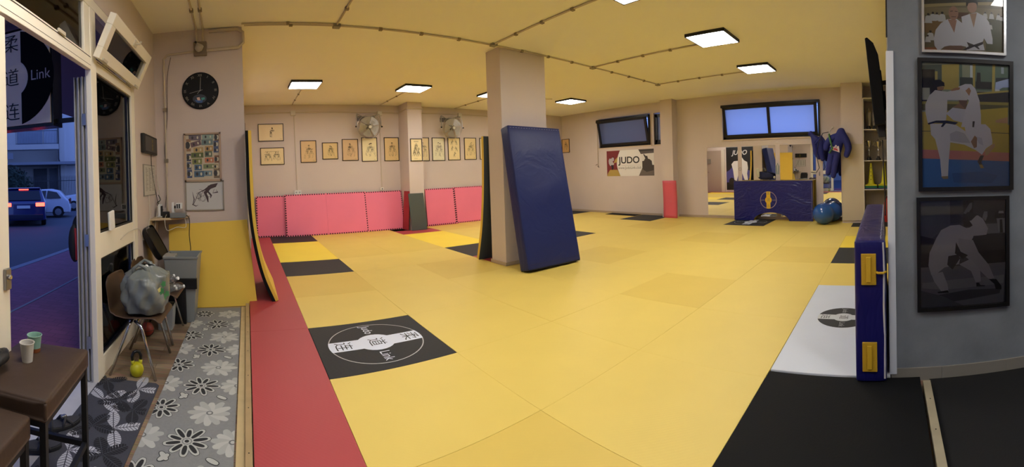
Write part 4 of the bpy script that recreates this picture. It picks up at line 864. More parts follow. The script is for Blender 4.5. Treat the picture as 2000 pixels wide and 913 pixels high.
# ---- long blue mat with yellow handles at the right
t = thing('folded_crash_mat', 'long navy blue vinyl mat on edge with yellow handles, beside the grey wall', 'mat', (2.58, .132, .0))
Ls = 2.25
M1 = Matrix.Rotation(PI/2, 4, 'X')   # local: x length, y -> z height, z -> -y
mw = Matrix.Translation((Ls/2, 0, .455)) @ Matrix.Rotation(.014, 4, 'Z') @ Matrix.Rotation(PI/2, 4, 'X')
cushion('cover', NAVYV, t, .905, Ls, .198, mw, puff=.01, wr=.006, seed=5)
for (z0, z1) in ((.63, .83), (.07, .26)):
    hd2 = B().box((-.018, -.055, z0), (-.004, .04, z1)).build('handle_patch', M('#c9a227', .55, bump=.2, scale=120), t, bevel=.003)
    B().box((-.028, -.022, z0+.02), (-.018, .008, z1-.02)).build('webbing_handle', M('#d6ae2b', .6), hd2, bevel=.003)
hp = B().tube([(-.01, -.058, .71), (-.035, -.068, .712), (-.035, -.10, .712), (-.0, -.115, .71)], .008).build('side_handle', M('#d6ae2b', .6), t)
b = B()
for k in range(34): b.box((.05+k*.062, -.088+.003*(k % 2), .908), (.075+k*.062, -.084+.003*(k % 2), .921))
b.build('lacing', M('#c9ccdd', .5), t)
B().tube([(.0, -.102, .02), (.003, -.104, .3), (-.002, -.101, .5), (.002, -.104, .72), (0, -.10, .9)], .007).build('white_piping', M('#c9c9d2', .6), t)

# ---- navy block with a tunnel in front of the mirrors
t = thing('foam_block', 'navy foam block with yellow roundel and arched tunnel before the mirrors', 'block', (9.72, 2.82, 0))
W_, Hb, aw, ah = 2.04, 1.0, .46, .205
pr = [(-W_/2, 0)]+[(-.04-aw*math.cos(a*PI/16), ah*math.sin(a*PI/16)) for a in range(17)]+[(W_/2, 0), (W_/2, Hb), (-W_/2, Hb)]
TT = frameT((0, 0, 0), (0, -1, 0), (0, 0, 1))
B().prism(pr, .0, .02, TT).build('front_cover', NAVYB, t, bevel=.008)
B().prism(pr, -.20, -.001, TT).build('foam_body', M('#b59a2e', .7), t, bevel=.008)
e = B(); rg = random.Random(2)
emblem(t, frameT((-.022, .10, .52), (0, -1, 0), (0, 0, 1)), .215, M('#a08a92', .6), M('#dfb428', .6), M('#8a8058', .7), M('#8f8590', .6), ringw=.016)
b = B()
for k in range(30): b.box((-.022, -W_/2+.018, .06+k*.03), (-.021, -W_/2+.026, .075+k*.03))
b.build('stitching', M('#b9b9c8', .6), t)
# dummy legs lying on the block
DN = M('#151a3c', .8, bump=.2, scale=200); dl = thing('training_dummy', 'dark clothed dummy lying on the foam block, pale foot soles up', 'dummy', (9.80, 3.0, 1.0))
skin('trousers', [(0, .02, .13), (-.0, -.08, .11), (0, -.2, .085), (.0, .12, .13), (0, .22, .09)], [(0, 1), (1, 2), (0, 3), (3, 4)], [.10, .085, .055, .10, .06], DN, dl)
SOLE = M('#c9c3a8', .6)
skin('foot', [(-.05, .17, .08), (-.06, .18, .18), (-.06, .20, .32)], [(0, 1), (1, 2)], [.045, .055, .045], SOLE, dl); skin('foot', [(0, -.20, .085), (-.02, -.245, .08)], [(0, 1)], [.04, .04], SOLE, dl)

# ---- exercise balls
def gball(x, y, r, lb):
    t = thing('exercise_ball', lb, 'ball', (x, y, 0), group='blue exercise balls by the mirrors'); gm = M('#14519c', .22, coat=.5)
    B().sphere((0, 0, r*.97), r, 20, (1, 1, .97)).build('ball', gm, t, smooth=True)
    b = B()
    for q in (-.25, -.15, -.05, .05, .15, .25):
        rr = math.sqrt(1-q*q)*r*1.001; b.tube([(q*r, rr*math.cos(a*PI/20), r*.97+rr*.97*math.sin(a*PI/20)) for a in range(40)], .0025, 4, closed=True)
    b.build('rib', gm, t)
    B().lathe([(.012, 0), (.012, .004), (0, .005)], 10, Matrix.Translation((-.3*r, 0, r*1.9))).build('valve', WHITE, t)
gball(9.28, 1.475, .25, 'front blue exercise ball right of the navy foam block'); gball(9.745, 1.335, .235, 'rear blue exercise ball, half hidden behind the front one')

# ---- mirrors
for k, (y0, y1) in enumerate(((3.82, 4.71), (2.80, 3.71), (1.76, 2.68), (1.13, 1.58))):
    t = thing('wall_mirror', ['leftmost tall wall mirror, partly behind the navy block', 'second wall mirror from the left above the navy block', 'third wall mirror above the right half of the navy block', 'narrow mirror behind the exercise balls and hanging dummies'][k], 'mirror', (XR, (y0+y1)/2, .07))
    w2 = (y1-y0)/2
    bx('mirror_glass', (-.008, -w2, 0), (-.004, w2, 1.82), MIRROR, t); bx('backing', (-.004, -w2, -.003), (-.001, w2, 1.823), M('#7d766c', .6), t)
t = thing('wall_hook', 'metal hook on the wall strip between the third and fourth mirror', 'hook', (XR, 1.67, 1.15)); B().tube([(0, 0, .05), (-.05, 0, .03), (-.06, 0, -.02), (-.02, 0, -.04)], .01).build('hook', STEEL, t)
t = thing('wall_hook', 'small ring hook on the wall strip between the first two mirrors', 'hook', (XR, 3.765, 1.3)); B().tube([(-.01, .03*math.cos(a*PI/6), .04*math.sin(a*PI/6)) for a in range(12)], .005, closed=True).build('ring', STEEL, t)
t = thing('resistance_band', 'green elastic band hanging between the second and third mirror', 'band', (XR-.01, 2.74, 1.15)); B().tube([(-.02, .02, .0), (-.025, .03, .2), (-.02, 0, .28), (-.025, -.03, .2), (-.02, -.02, 0)], .009).build('band', M('#5f8f7c', .6), t)

# ---- pink roll against the window wall pillar
PK = foam_mat('#d85a66'); t = thing('pink_mat_roll', 'narrow pink foam sheet in clear film leaning on the window wall pillar', 'mat', (9.62, 5.93, 0))
cv = B(); TTn = 14
def pf(u, v): return Vector((.08*v+.02*math.sin(v*PI), -.26+.42*0+.0+(u-.5)*.42-.08*0-.06*(1-v)+.2, 1.02*v))
b = B().grid(lambda u, v: pf(u, v)+Vector((0, -.12, .0)), 4, 14); b.grid(lambda u, v: pf(u, v)+Vector((.03, -.12, 0)), 4, 14); b.build('foam_sheet', PK, t, smooth=True)
o = t.children[0]; so = o.modifiers.new('solid', 'SOLIDIFY'); so.thickness = .012
b = B(); rg = random.Random(4)
for z in (.06, .45, .92):
    for k in range(14):
        y = rg.uniform(-.4, .02)-.0; q = pf(min(1, max(0, (y+.32)/.42)), z/1.02)+Vector((-.009, -.12, 0)); a = rg.uniform(-.5, .5)
        b.add([q, q+Vector((0, .06*math.cos(a), .03*math.sin(a))), q+Vector((-.004, .05, .012))], [(0, 1, 2)])
b.build('clear_film', M('#e6c8cc', .15, alpha=.6), t)
# opening rods of windows
t = thing('window_crank', 'long thin crank rod hanging beside the left hopper window', 'crank', (XR-.03, 8.53, 1.5))
B().tube([(0, 0, 0), (0, .0, 1.42)], .009).build('rod', M('#b8a48c', .5), t); B().tube([(0, 0, 0), (-.05, -.03, -.02), (-.05, -.08, -.05)], .01).tube([(0, .03, .05), (0, .1, .02)], .008).build('handle', M('#4d4238', .5), t)
B().box((-.03, -.03, 1.36), (.03, .03, 1.44)).build('gearbox', BLACK, t, bevel=.005)

# ---- JUDO poster
t = thing('judo_poster', 'wide JUDO poster with web address and two action photos on the window wall', 'poster', mw=frameT((XR-.003, 7.3, 1.555), (0, -1, 0), (0, 0, 1)))
PW, PH = 1.77, .79; e = B()
def R_(u, v): return (u-.5)*PW, (v-.5)*PH
def cc(col, pts, z): e.mat(M(col, .5)).poly([R_(*p) for p in pts], z)
cc('#e6e2dc', [(0, 0), (1, 0), (1, 1), (0, 1)], 0)
lc = [(.30-.075*math.sin(a*PI/12), 1-a/12) for a in range(13)]
cc('#7c2c34', [(0, 1), (0, 0)]+[(x, y) for x, y in reversed(lc)], .001); cc('#b59a50', [(0, 0), (0.02, .12), (.07, .25), (.235, .25), (.30, 0)], .0012); cc('#b59a50', [(.23, .55), (.15, .50), (.19, .65), (.24, .74)], .0012)
rc = [(.69+.075*math.sin(a*PI/12), 1-a/12) for a in range(13)]
cc('#dfdbd4', [(1, 1), (1, 0)]+[(x, y) for x, y in reversed(rc)], .001); cc('#5a534e', [(.69, 1), (1, 1), (1, .84), (.74, .82)], .0014); cc('#332e2c', [(.71, .97), (1, .98), (1, .93), (.71, .92)], .0016)
cc('#6b625c', [(.69, 0), (.765, .3), (.765, .38), (1, .4), (1, 0)], .0012); cc('#3f3a38', [(.765, .25), (.765, .55), (.80, .56), (.82, .64), (.86, .64), (.91, .62), (.955, .55), (.965, .40), (1, .38), (.99, .2), (.85, .14)], .0016); cc('#37322f', [(.83, .64), (.79, .80), (.80, .82), (.84, .74), (.87, .74), (.885, .62)], .0017)
cc('#b8b2b8', [(.04, .62), (.06, .70), (.10, .69), (.13, .74), (.16, .72), (.165, .62), (.13, .58), (.165, .48), (.15, .44), (.10, .44), (.09, .4), (.07, .42), (.045, .5)], .0016); cc('#23222c', [(.09, .44), (.15, .43), (.15, .3), (.125, .24), (.11, .26), (.105, .36)], .0017); cc('#241c1c', [(.135, .74), (.15, .79), (.16, .74)], .0017)
e.build('print', None, t)
text('JUDO', .33, M('#141414', .5), t, Matrix.Translation((-.03, .06, .003)), fit=(.80, .27), bold=.006); text('www.JudoLink.club', .125, M('#8f8b86', .5), t, Matrix.Translation((0, -.155, .003)), fit=(.86, .105))
B().box((-.30, -.075, .002), (.42, -.07, .0026)).build('rule', M('#aaa59e', .5), t)

# ---- hanging dummies
DV = M('#1c2370', .75, bump=.35, scale=160); t = thing('hanging_dummy', 'navy cloth training dummy with printed belly hanging in front on a green belt', 'dummy', (9.28, 1.165, 1.02))
P = [(0, -.02, .64), (0, -.07, .88), (0, -.115, .98), (0, -.13, 1.10), (0, -.13, 1.2), (0, .12, .95), (0, .22, .80), (0, .24, .66), (0, -.24, .90), (0, -.30, .72), (0, -.22, .50), (0, .10, .60), (-.02, .15, .32), (-.02, .20, .10), (0, -.02, .60), (-.02, .04, .30), (-.02, .07, .03), (0, .22, .05), (0, .07, -.02)]
P = [(x, y, z) for x, y, z in P]
E_ = [(0, 1), (1, 2), (2, 3), (3, 4), (2, 5), (5, 6), (6, 7), (2, 8), (8, 9), (9, 10), (0, 11), (11, 12), (12, 13), (0, 14), (14, 15), (15, 16)]
skin('body', P[:17], E_, [.13, .14, .085, .10, .075, .095, .09, .06, .095, .09, .065, .095, .08, .062, .095, .08, .062], DV, t)
B().tube([(.10, .155, 1.04), (-.02, .15, 1.05), (-.12, .13, .98), (-.17, .09, .85), (-.16, .06, .72), (-.10, .14, .62)], .02).build('green_belt', M('#3c6b3a', .7), t)
e = B(); T = frameT((-.135, -.02, .72), (0, -1, 0), (0, 0, 1)) @ Matrix.Rotation(-.25, 4, 'Z')
e.mat(M('#c9b9bc', .6)).poly([(-.11, -.05), (.1, -.07), (.08, -.0), (.05, .07), (.02, .05), (-.02, .08), (-.05, .02), (-.09, .03)], 0, T).mat(M('#a8324a', .6)).poly([(-.06, -.04), (.06, -.05), (.03, .0), (-.03, .01)], .001, T).mat(M('#20245e', .6)).poly([(-.02, .02), (.0, .05), (.02, .02)], .0015, T)
e.build('belly_print', None, t)
t2 = thing('hanging_dummy', 'smaller navy cloth dummy hanging behind, head to the left', 'dummy', (9.66, 1.60, 1.4))
skin('body', [(0, -.02, .5), (0, .10, .6), (0, .17, .67), (0, .26, .77), (0, .12, .45), (0, .10, .25), (0, .0, .10), (0, -.03, .25), (0, -.08, .05), (0, -.05, .62), (0, -.1, .5), (0, -.1, .3)], [(0, 1), (1, 2), (2, 3), (1, 4), (4, 5), (5, 6), (0, 7), (7, 8), (0, 9), (9, 10), (10, 11)], [.11, .09, .05, .08, .07, .06, .04, .08, .05, .07, .06, .05], DV, t2)
B().tube([(-.16, -.26, .74), (-.12, -.1, .72), (-.15, .0, .5), (-.14, .06, .2), (-.12, .0, -.1), (-.12, .08, -.22), (-.1, .2, -.2)], .009).build('black_strap', BLACK, t2)
t = thing('wall_hook', 'pale wall hook above the hanging dummies', 'hook', (XR-.0, 1.32, 2.28)); B().tube([(0, 0, -.0), (-.2, .02, -.05), (-.5, .02, -.14), (-.62, .0, -.22)], .012).sphere((-.0-.04, 0, .0), .03, 8).build('hook', M('#cfc9bd', .4), t)
tag(B().box((-.02, -.26, 0), (0, .26, 1.79)).build('board', M('#c9bba4', .6), bevel=.004, loc=(9.47, .80, .06)), 'tall cream board standing against the corner pillar left of the shelves', 'board')

# ---- shelves with trophies and cones
t = thing('shelf_unit', 'white wall shelf unit with trophies and yellow cones at the far end', 'shelf', (9.42, -.01, 0))
SW = M('#cfc8bc', .55)
B().box((.5, -.5, .0), (.52, .56, 2.9)).build('back_panel', M('#b3a898', .7), t); B().box((0, .54, 0), (.5, .56, 2.9)).build('side_panel', SW, t); B().box((0, -.5, 2.88), (.5, .54, 2.9)).build('top_panel', SW, t)
for z in (.79, 1.46, 2.18): bx('shelf_board', (0, -.5, z-.02), (.5, .54, z), SW, t)
def trophy(x, y, z, h, lb, style=0):
    t = thing('trophy', lb, 'trophy', (x, y, z), group='trophies on the shelves'); SV = M('#b8b4aa', .2, .95)
    B().lathe([(.055, 0), (.055, .05), (.035, .055), (.035, .09)], 16).build('base', BLACK, t)
    if style == 0: B().lathe([(.03, .09), (.012, .13), (.012, .2), (.028, .24), (.01, .27), (.01, h*.6), (.05, h*.68), (.075, h*.86), (.08, h*.88), (.04, h*.92), (.008, h)], 18).build('cup', SV, t, smooth=True)
    else: B().lathe([(.05, .09), (.06, .2), (.065, h*.8), (.03, h*.9), (.02, h)], 6).build('figure', SV, t)
    if style == 0:
        for s in (-1, 1): B().tube([(0, s*.07, h*.84), (0, s*.11, h*.8), (0, s*.1, h*.7), (0, s*.045, h*.66)], .006).build('handle', SV, t)
trophy(9.6, .42, 1.46, .52, 'silver cup trophy, left one on the middle shelf'); trophy(9.6, .20, 1.46, .5, 'silver cup trophy, right one on the middle shelf')
trophy(9.6, .42, 2.18, .5, 'dark column trophy at the left of the top shelf', 1); trophy(9.6, .28, 2.18, .52, 'bright silver trophy on the top shelf beside the screen', 1)
def cone(y, lb):
    t = thing('training_cone', lb, 'cone', (9.62, y, .79), group='yellow training cones'); YC_ = M('#d9d02a', .5)
    for k, c in enumerate(('#1b2a6c', '#1d6b45', '#1f7a4a')): B().box((-.16+.01*k, -.15+.01*k, .002+k*.025), (.16-.01*k, .15-.01*k, .024+k*.025)).build('stacked_base', M(c, .6), t, bevel=.004)
    B().box((-.15, -.14, .078), (.15, .14, .10)).build('base', YC_, t, bevel=.006)
    B().lathe([(.12, .1), (.075, .14), (.06, .22), (.022, .60), (.02, .61)], 24).build('cone_body', YC_, t, smooth=True)
    b = B()
    for z in (.22, .31, .4, .49): rr = .06-(z-.22)*.1; b.lathe([(.011, 0), (.011, .004)], 10, Matrix.Translation((-rr-.002, 0, z)) @ Matrix.Rotation(-PI/2, 4, 'Y'))
    b.build('hole', BLACK, t)
cone(.38, 'yellow training cone on the lower shelf, seen whole'); cone(.07, 'yellow training cone on the lower shelf, cut by the wall edge')

t = thing('red_container', 'red container under the lower shelf, just showing above the navy mat end', 'container', (9.66, .0, ZF)); B().lathe([(.08, 0), (.085, .02), (.085, .5), (.05, .58), (.03, .62)], 20).build('container_body', M('#b02a22', .4), t, smooth=True); B().lathe([(.032, .62), (.032, .66), (0, .66)], 16).build('lid', M('#7a1c18', .4), t)
# ---- television on its arm
t = thing('television', 'flat black television on a wall arm, seen from its edge', 'television', mw=Matrix.Translation((3.02, .058, 2.0)) @ Matrix.Rotation(-.10, 4, 'X'))
B().prism([(.06, -.31), (.062, .33), (.045, .335), (.005, .29), (-.022, .2), (-.026, .05), (-.02, -.31)], 0, 1.0, frameT((0, 0, 0), (0, 1, 0), (0, 0, 1))).build('screen_housing', M('#070708', .6, spec=.2), t, bevel=.004)
B().box((.06, -.032, -.20), (.9, -.02, .1)).build('rear_cover', M('#070708', .7, spec=.2), t, bevel=.006); B().box((.02, .06, -.29), (.98, .062, .29)).build('screen', BLACKG, t)
B().box((.1, -.015, -.40), (.5, .045, -.305)).build('speaker_bar', BLACK, t, bevel=.008)
B().box((.42, -.05, -.1), (.46, -.02, -.07)).box((.42, -.075, .06), (.46, -.02, .09)).box((.40, -.05, -.15), (.48, -.03, .0)).build('wall_arm', BLACK, t)
cable('black cable hanging from the television down the partition', [(3.5, .04, 1.7), (3.5, .03, 1.4), (3.52, .02, 1.1), (3.5, .02, .95)], .006, BLACK)
tag(B().box((0, 0, 0), (.03, .01, 1.0)).build('corner_shade_strip', BLACK, loc=(2.682, -.012, 2.23)), 'thin black strip standing in for the shadow on the wall corner above the pale metal trim', 'bracket')  # black strip added as the dark shadow line of this wall corner

# ================================================================ RUGS
t = thing('floral_runner', 'long grey runner rug with black and pale flowers beside the wood batten', 'rug', (0, 0, ZF)); 
B().add([(-.605, 4.66, .002), (-.105, 4.66, .002), (-.115, .6, .002), (-.66, .6, .002), (-.605, 4.66, .009), (-.105, 4.66, .009), (-.115, .6, .009), (-.66, .6, .009)], [(0, 1, 2, 3), (7, 6, 5, 4), (0, 4, 5, 1), (1, 5, 6, 2), (2, 6, 7, 3), (3, 7, 4, 0)]).build('pile', M('#858788', .95, bump=.4, scale=300, var=.12, vscale=60), t)
def clip_poly(poly, xl, xr, T=None):
    out = poly
    for side, X in ((1, xl), (-1, xr)):
        res = []
        for i in range(len(out)):
            a, b2 = out[i], out[(i+1) % len(out)]; ia, ib = side*(a[0]-X) >= 0, side*(b2[0]-X) >= 0
            if ia: res.append(a)
            if ia != ib: s = (X-a[0])/(b2[0]-a[0]); res.append((X, a[1]+s*(b2[1]-a[1])))
        out = res
        if not out: return []
    return out
e = B(); DKF = M('#27282a', .95); PLF = M('#b4b6b2', .95); PL2 = M('#8f9190', .95); PL3 = M('#a6a8a5', .95)
XA, XB = -.655, -.112
def xl_at(y): return -.605-.055*(4.66-y)/4.06
PC = [0]
def petal(cx, cy, a, r0, r1, w, z, m_):
    PC[0] = (PC[0]+1) % 40; z += PC[0]*6e-6
    pts = []
    for k in range(13):
        s = PI*k/12; pts.append((r0+(r1-r0)*(1-math.cos(s))/2, w*math.sin(s)**.7))
    pts += [(x, -y) for x, y in reversed(pts[1:-1])]
    q = [(cx+x*math.cos(a)-y*math.sin(a), cy+x*math.sin(a)+y*math.cos(a)) for x, y in pts]
    q = clip_poly(q, xl_at(cy)+.002, -.112)
    if len(q) > 2: e.mat(m_).poly(q, z)
def flower(cx, cy, R0, dark, n=11, ph=0, z=.0095):
    for k in range(n):
        a = ph+2*PI*k/n; L = R0*(1+.12*math.sin(3*k+ph))
        if dark: petal(cx, cy, a, .028, L+.003, .0255, z+.0005, DKF); petal(cx, cy, a, .028, L, .0232, z+.0008, PLF); petal(cx, cy, a, .036, L-.016, .0135, z+.0011, DKF)
        else: petal(cx, cy, a, .0, L, .026, z, PLF if k % 2 else PL3)
    c = [(cx+.022*math.cos(q*PI/8), cy+.022*math.sin(q*PI/8)) for q in range(16)]; c2 = [(cx+.013*math.cos(q*PI/8), cy+.013*math.sin(q*PI/8)) for q in range(16)]
    for cc_, mm, zz in ((c, PLF if dark else M('#6a6c6c', .95), .0014), (c2, DKF if dark else PLF, .0017)):
        q = clip_poly(cc_, xl_at(cy)+.002, -.112)
        if len(q) > 2: e.mat(mm).poly(q, z+zz)
for k in range(7):
    y = 4.13-.62*k+.0; x = -.34-.012*k
    flower(x, y, .13, True, 10, .3*k); flower(x-.235+.01, y-.30, .12, True, 10, .2+.4*k)
    flower(x+.09, y-.335, .135, False, 12, .5*k); flower(x-.26, y+.02, .12, False, 11, .1*k); flower(x+.255, y-.0, .12, False, 12, .3+.2*k)
    for dx, dy, a in ((-.13, -.18, .9), (-.08, -.17, 2.2), (.12, -.13, -.6)):
        petal(x+dx, y+dy, a, 0, .085, .02, .0112, DKF); petal(x+dx, y+dy, a, .004, .08, .016, .0116, PLF)
flower(-.50, 4.45, .11, True, 11, .2); flower(-.23, 4.44, .12, False, 12, 0)
e.build('flower_pattern', None, t)
# dark leaf mat
t = thing('leaf_doormat', 'dark grey doormat with white and black leaves inside the doorway', 'rug', (0, 0, ZF))
MX0, MX1, MY0, MY1 = -1.11, -.665, 1.45, 2.90
B().prism([(MX0+.03, MY0), (MX1, MY0), (MX1, MY1-.03), (MX1-.03, MY1), (MX0+.05, MY1), (MX0, MY1-.05), (MX0, MY0+.03)], .001, .009).build('pile', M('#3f414b', .95, bump=.4, scale=300, var=.1, vscale=60), t, bevel=.003)
e = B(); LW = M('#b3b6c0', .95); LB = M('#1d1e25', .95)
LC = [0]
def leafy(cx, cy, a, L, w, m1, z=.0095):
    LC[0] += 1; z += LC[0]*1.5e-5; n = 9
    for s in (-1, 1):
        for k in range(n):
            u0, u1 = k/n, (k+.78)/n; wd = lambda u: w*math.sin(PI*min(1, u*.92+.06))**.8
            q = [(u0*L, s*.003), (u1*L, s*.003), ((u1+.10)*L if u1+.1 < 1 else L, s*wd(u1)), ((u0+.10)*L, s*wd(u0))]
            q = [(cx+x*math.cos(a)-y*math.sin(a), cy+x*math.sin(a)+y*math.cos(a)) for x, y in q]; q = clip_poly(q, MX0+.01, MX1-.012)
            if len(q) > 2: e.mat(m1).poly(q, z)
for cx, cy, a0, m1, z in ((-.80, 2.79, 0, LW, 0), (-.99, 2.6, .9, LW, 0), (-.82, 2.31, .4, LW, 0), (-.99, 2.04, .3, LW, 0), (-.88, 2.62, 2.4, LB, .0002), (-.76, 2.52, 0, LB, .0002), (-.95, 2.3, 1.2, LB, .0002), (-.80, 2.07, .8, LB, .0002), (-.74, 1.8, .5, LW, 0), (-1.05, 2.85, 3.9, LB, .0002), (-.98, 1.75, 1, LB, 0)):
    for da in (0, 1.25, -1.35, 2.9) if m1 is LB else (.0, 1.5, -1.6): leafy(cx, cy, a0+da, .18 if m1 is LW else .15, .040, m1, .0095+z)
e.build('leaf_pattern', None, t)

# ================================================================ CHAIRS
SH = M('#4b3829', .4)
def shell_chair(loc, rz, lb):
    t = thing('shell_chair', lb, 'chair', loc, rz, 'brown shell chairs by the glass panel')
    def f(u, v):   # u along profile from seat front (0) to back top (1); v across
        P = [(.21, .405), (.19, .425), (.08, .425), (-.06, .415), (-.15, .43), (-.20, .48), (-.22, .58), (-.243, .68), (-.25, .72)]
        s = u*(len(P)-1); k = min(int(s), len(P)-2); fr_ = s-k; x = P[k][0]+(P[k+1][0]-P[k][0])*fr_; z = P[k][1]+(P[k+1][1]-P[k][1])*fr_
        y = (v-.5)*2; wd = .235*(1-.10*max(0, u-.5)*2)
        rnd = 1-(max(0, (u-.86)/.14)**2)*.25-(max(0, (.10-u)/.10)**2)*.12
        yy = y*wd*rnd; c = abs(y)**3
        if u < .55: z += .022*c*(1 if u > .12 else 0); z += .0
        x += .05*c*max(0, u-.45)*1.2
        return Vector((x, yy, z))
    o = B().grid(f, 26, 14).build('seat_shell', SH, t, smooth=True); so = o.modifiers.new('solid', 'SOLIDIFY'); so.thickness = .012; so.offset = 0; sb = o.modifiers.new('sub', 'SUBSURF'); sb.levels = sb.render_levels = 1
    for s in (-1, 1):
        B().tube([(.0, s*.19, .41), (.06, s*.225, .385), (.075, s*.23, .35), (.17, s*.25, .0)], .011, 10).build('leg', CHROME, t, smooth=True)
        B().tube([(-.02, s*.19, .41), (-.03, s*.225, .385), (-.045, s*.23, .35), (-.19, s*.25, .0)], .011, 10).build('leg', CHROME, t, smooth=True)
    B().tube([(.02, -.2, .405), (.02, .2, .405)], .01).tube([(-.03, -.2, .405), (-.03, .2, .405)], .01).build('cross_bar', CHROME, t)
    return t
ch1 = shell_chair((-.87, 3.20, ZF), -.03, 'brown shell chair holding the stuffed plastic bag, nearer the door'); shell_chair((-.86, 3.86, ZF), -.03, 'brown shell chair holding clear bottles, next to the bin')
# plastic bag
bag = thing('plastic_bag', 'stuffed translucent plastic shopping bag with green print on the near chair', 'bag', (-.83, 3.17, .385))
PB = M('#7c8380', .25, trans=.15, bump=.5, scale=16, var=.22, vscale=9)
rg = random.Random(11); ph = [rg.uniform(0, 6) for _ in range(9)]
def bf(u, v):
    a = 2*PI*u; z = v; r = .195*math.sin(PI*min(.97, v*.62+.20))**.6*(1+.06*math.sin(3*a+ph[0]+5*v)+.05*math.sin(7*a+ph[1]+9*v)+.035*math.sin(13*a+ph[2]-8*v))
    if v < .06: r *= v/.06
    if v > .8: r *= 1-.55*((v-.8)/.2)
    return Vector((r*math.cos(a)*.98+.02*v, r*math.sin(a)*1.12, .37*v))
bo = B().grid(bf, 90, 50, closeu=True).build('bag_body', PB, bag, smooth=True); tx = bpy.data.textures.new('crumple', 'MUSGRAVE'); tx.musgrave_type = 'RIDGED_MULTIFRACTAL'; tx.noise_scale = .12; dm = bo.modifiers.new('crumple', 'DISPLACE'); dm.texture = tx; dm.strength = .010; dm.mid_level = .6; dm.texture_coords = 'LOCAL'
for s in (-1, 1): B().tube([(-.05, s*.08, .31), (-.06, s*.10, .36), (-.02, s*.10, .39), (.03, s*.09, .37), (.05, s*.08, .31)], [.03, .016, .012, .016, .03], 8).build('handle', PB, bag, smooth=True)
e = B(); TP = frameT((.165, -.105, .20), (.62, .78, 0), (0, 0, 1)) 
GG = M('#2f7a4c', .4)
for k, (x, y, r, a) in enumerate(((0, .05, .03, .3), (-.02, 0, .032, 1.2), (.03, -.03, .03, 2.2), (.0, -.055, .025, 0))):
    e.mat(GG).poly([(x+r*math.cos(q*PI/5)*(1 if q % 2 else .6), y+r*math.sin(q*PI/5)*(1 if q % 2 else .6)) for q in range(10)], .018, TP)
e.mat(M('#c7c27a', .5)).poly([(-.06, .02), (-.03, .035), (-.03, .0), (-.06, -.01)], .018, TP)
e.build('green_print', None, bag)
tag(B().lathe([(.016, 0), (.016, .07), (.012, .075)], 14, Matrix.Rotation(1.0, 4, 'Y')).build('paper_roll', WHITE, loc=(-.86, 3.16, .71)), 'white tube end poking out of the plastic bag', 'tube')
BT = M('#dfe6ea', .08, trans=.85)
def bottle(x, y, z, ax, rz, lb):
    t = thing('plastic_bottle', lb, 'bottle', (x, y, z), rz, 'clear bottles on the far chair')
    T = Matrix.Rotation(ax, 4, 'Y')
    B().lathe([(.0, 0), (.03, 0), (.033, .01), (.033, .05), (.029, .055), (.033, .06), (.033, .10), (.03, .105), (.033, .11), (.033, .14), (.014, .18), (.014, .19)], 16, T).build('bottle_body', BT, t, smooth=True)
    B().lathe([(.015, .188), (.015, .205), (0, .206)], 14, T).build('cap', M('#dfe3e6', .4), t)
rg = random.Random(6)
for k, (x, y, z, a, r) in enumerate(((-.86, 3.66, .42, 1.5, .2), (-.80, 3.74, .42, 1.55, .4), (-.88, 3.82, .42, 1.5, -.3), (-.84, 3.70, .48, 1.4, .9), (-.79, 3.64, .49, 1.2, -.5), (-.92, 3.74, .49, 1.0, 1.6))):
    bottle(x, y, z, a, r, 'clear plastic bottle in the heap lying on the far chair')
# bin
t = thing('trash_bin', 'tall grey and black bin with its black lid swung open, by the yellow mat', 'bin', (-.70, 4.33, ZF))
def taper(z0, z1, w0, w1, d0, d1, th=.012, bot=False):
    b = B(); vs = []
    for (z, w_, d_) in ((z0, w0, d0), (z1, w1, d1)):
        for inn in (0, th):
            for sx_, sy_ in ((-1, -1), (1, -1), (1, 1), (-1, 1)): vs.append((sx_*(w_-inn), sy_*(d_-inn), z))
    fs = []
    for k in range(4):
        k2 = (k+1) % 4; fs += [(k, k2, 8+k2, 8+k), (4+k, 12+k, 12+k2, 4+k2), (k, 4+k, 4+k2, k2), (8+k, 8+k2, 12+k2, 12+k)]
    if bot: fs.append((4, 5, 6, 7))
    return b.add(vs, fs)
GB = M('#83888a', .45)
taper(.0, .43, .115, .155, .13, .17, bot=True).build('lower_body', GB, t, bevel=.008); taper(.43, .69, .155, .178, .17, .19).build('upper_body', GB, t, bevel=.008)
taper(.665, .69, .182, .186, .194, .198).build('rim', GB, t, bevel=.004)
o = B().box((-.172, -.188, .36), (.165, -.150, .47)).box((-.172, -.15, .36), (-.14, .15, .47)).box((-.14, -.18, .0), (.045, -.13, .42)).box((-.152, -.15, .0), (-.10, .1, .42)).build('black_panel', M('#101112', .4), t, bevel=.006)
B().box((-.185, -.19, .665), (-.06, .0, .70)).build('hinge_cover', M('#9a9a94', .5), t, bevel=.006)
lid = Matrix.Translation((-.185, 0, .66)) @ Matrix.Rotation(-2.08+.0, 4, 'Y')
def lf(u, v):
    a = 2*PI*u; sx_ = abs(math.cos(a))**.35*(1 if math.cos(a) > 0 else -1); sy_ = abs(math.sin(a))**.35*(1 if math.sin(a) > 0 else -1)
    r = [1, 1, .97, .85, .0][min(4, int(v*4+.01))]; z = [0, .03, .055, .07, .075][min(4, int(v*4+.01))]; return lid @ Vector((.19+.19*sx_*r, .19*sy_*r, z))
B().grid(lf, 40, 4, closeu=True).build('lid', M('#0f1011', .3), t, smooth=True)
B().grid(lambda u, v: lid @ Vector((.19+.165*abs(math.cos(2*PI*u))**.35*(1 if math.cos(2*PI*u) > 0 else -1)*v, .165*abs(math.sin(2*PI*u))**.35*(1 if math.sin(2*PI*u) > 0 else -1)*v, .004)), 40, 2, closeu=True).build('lid_lining', M('#101112', .6), t)
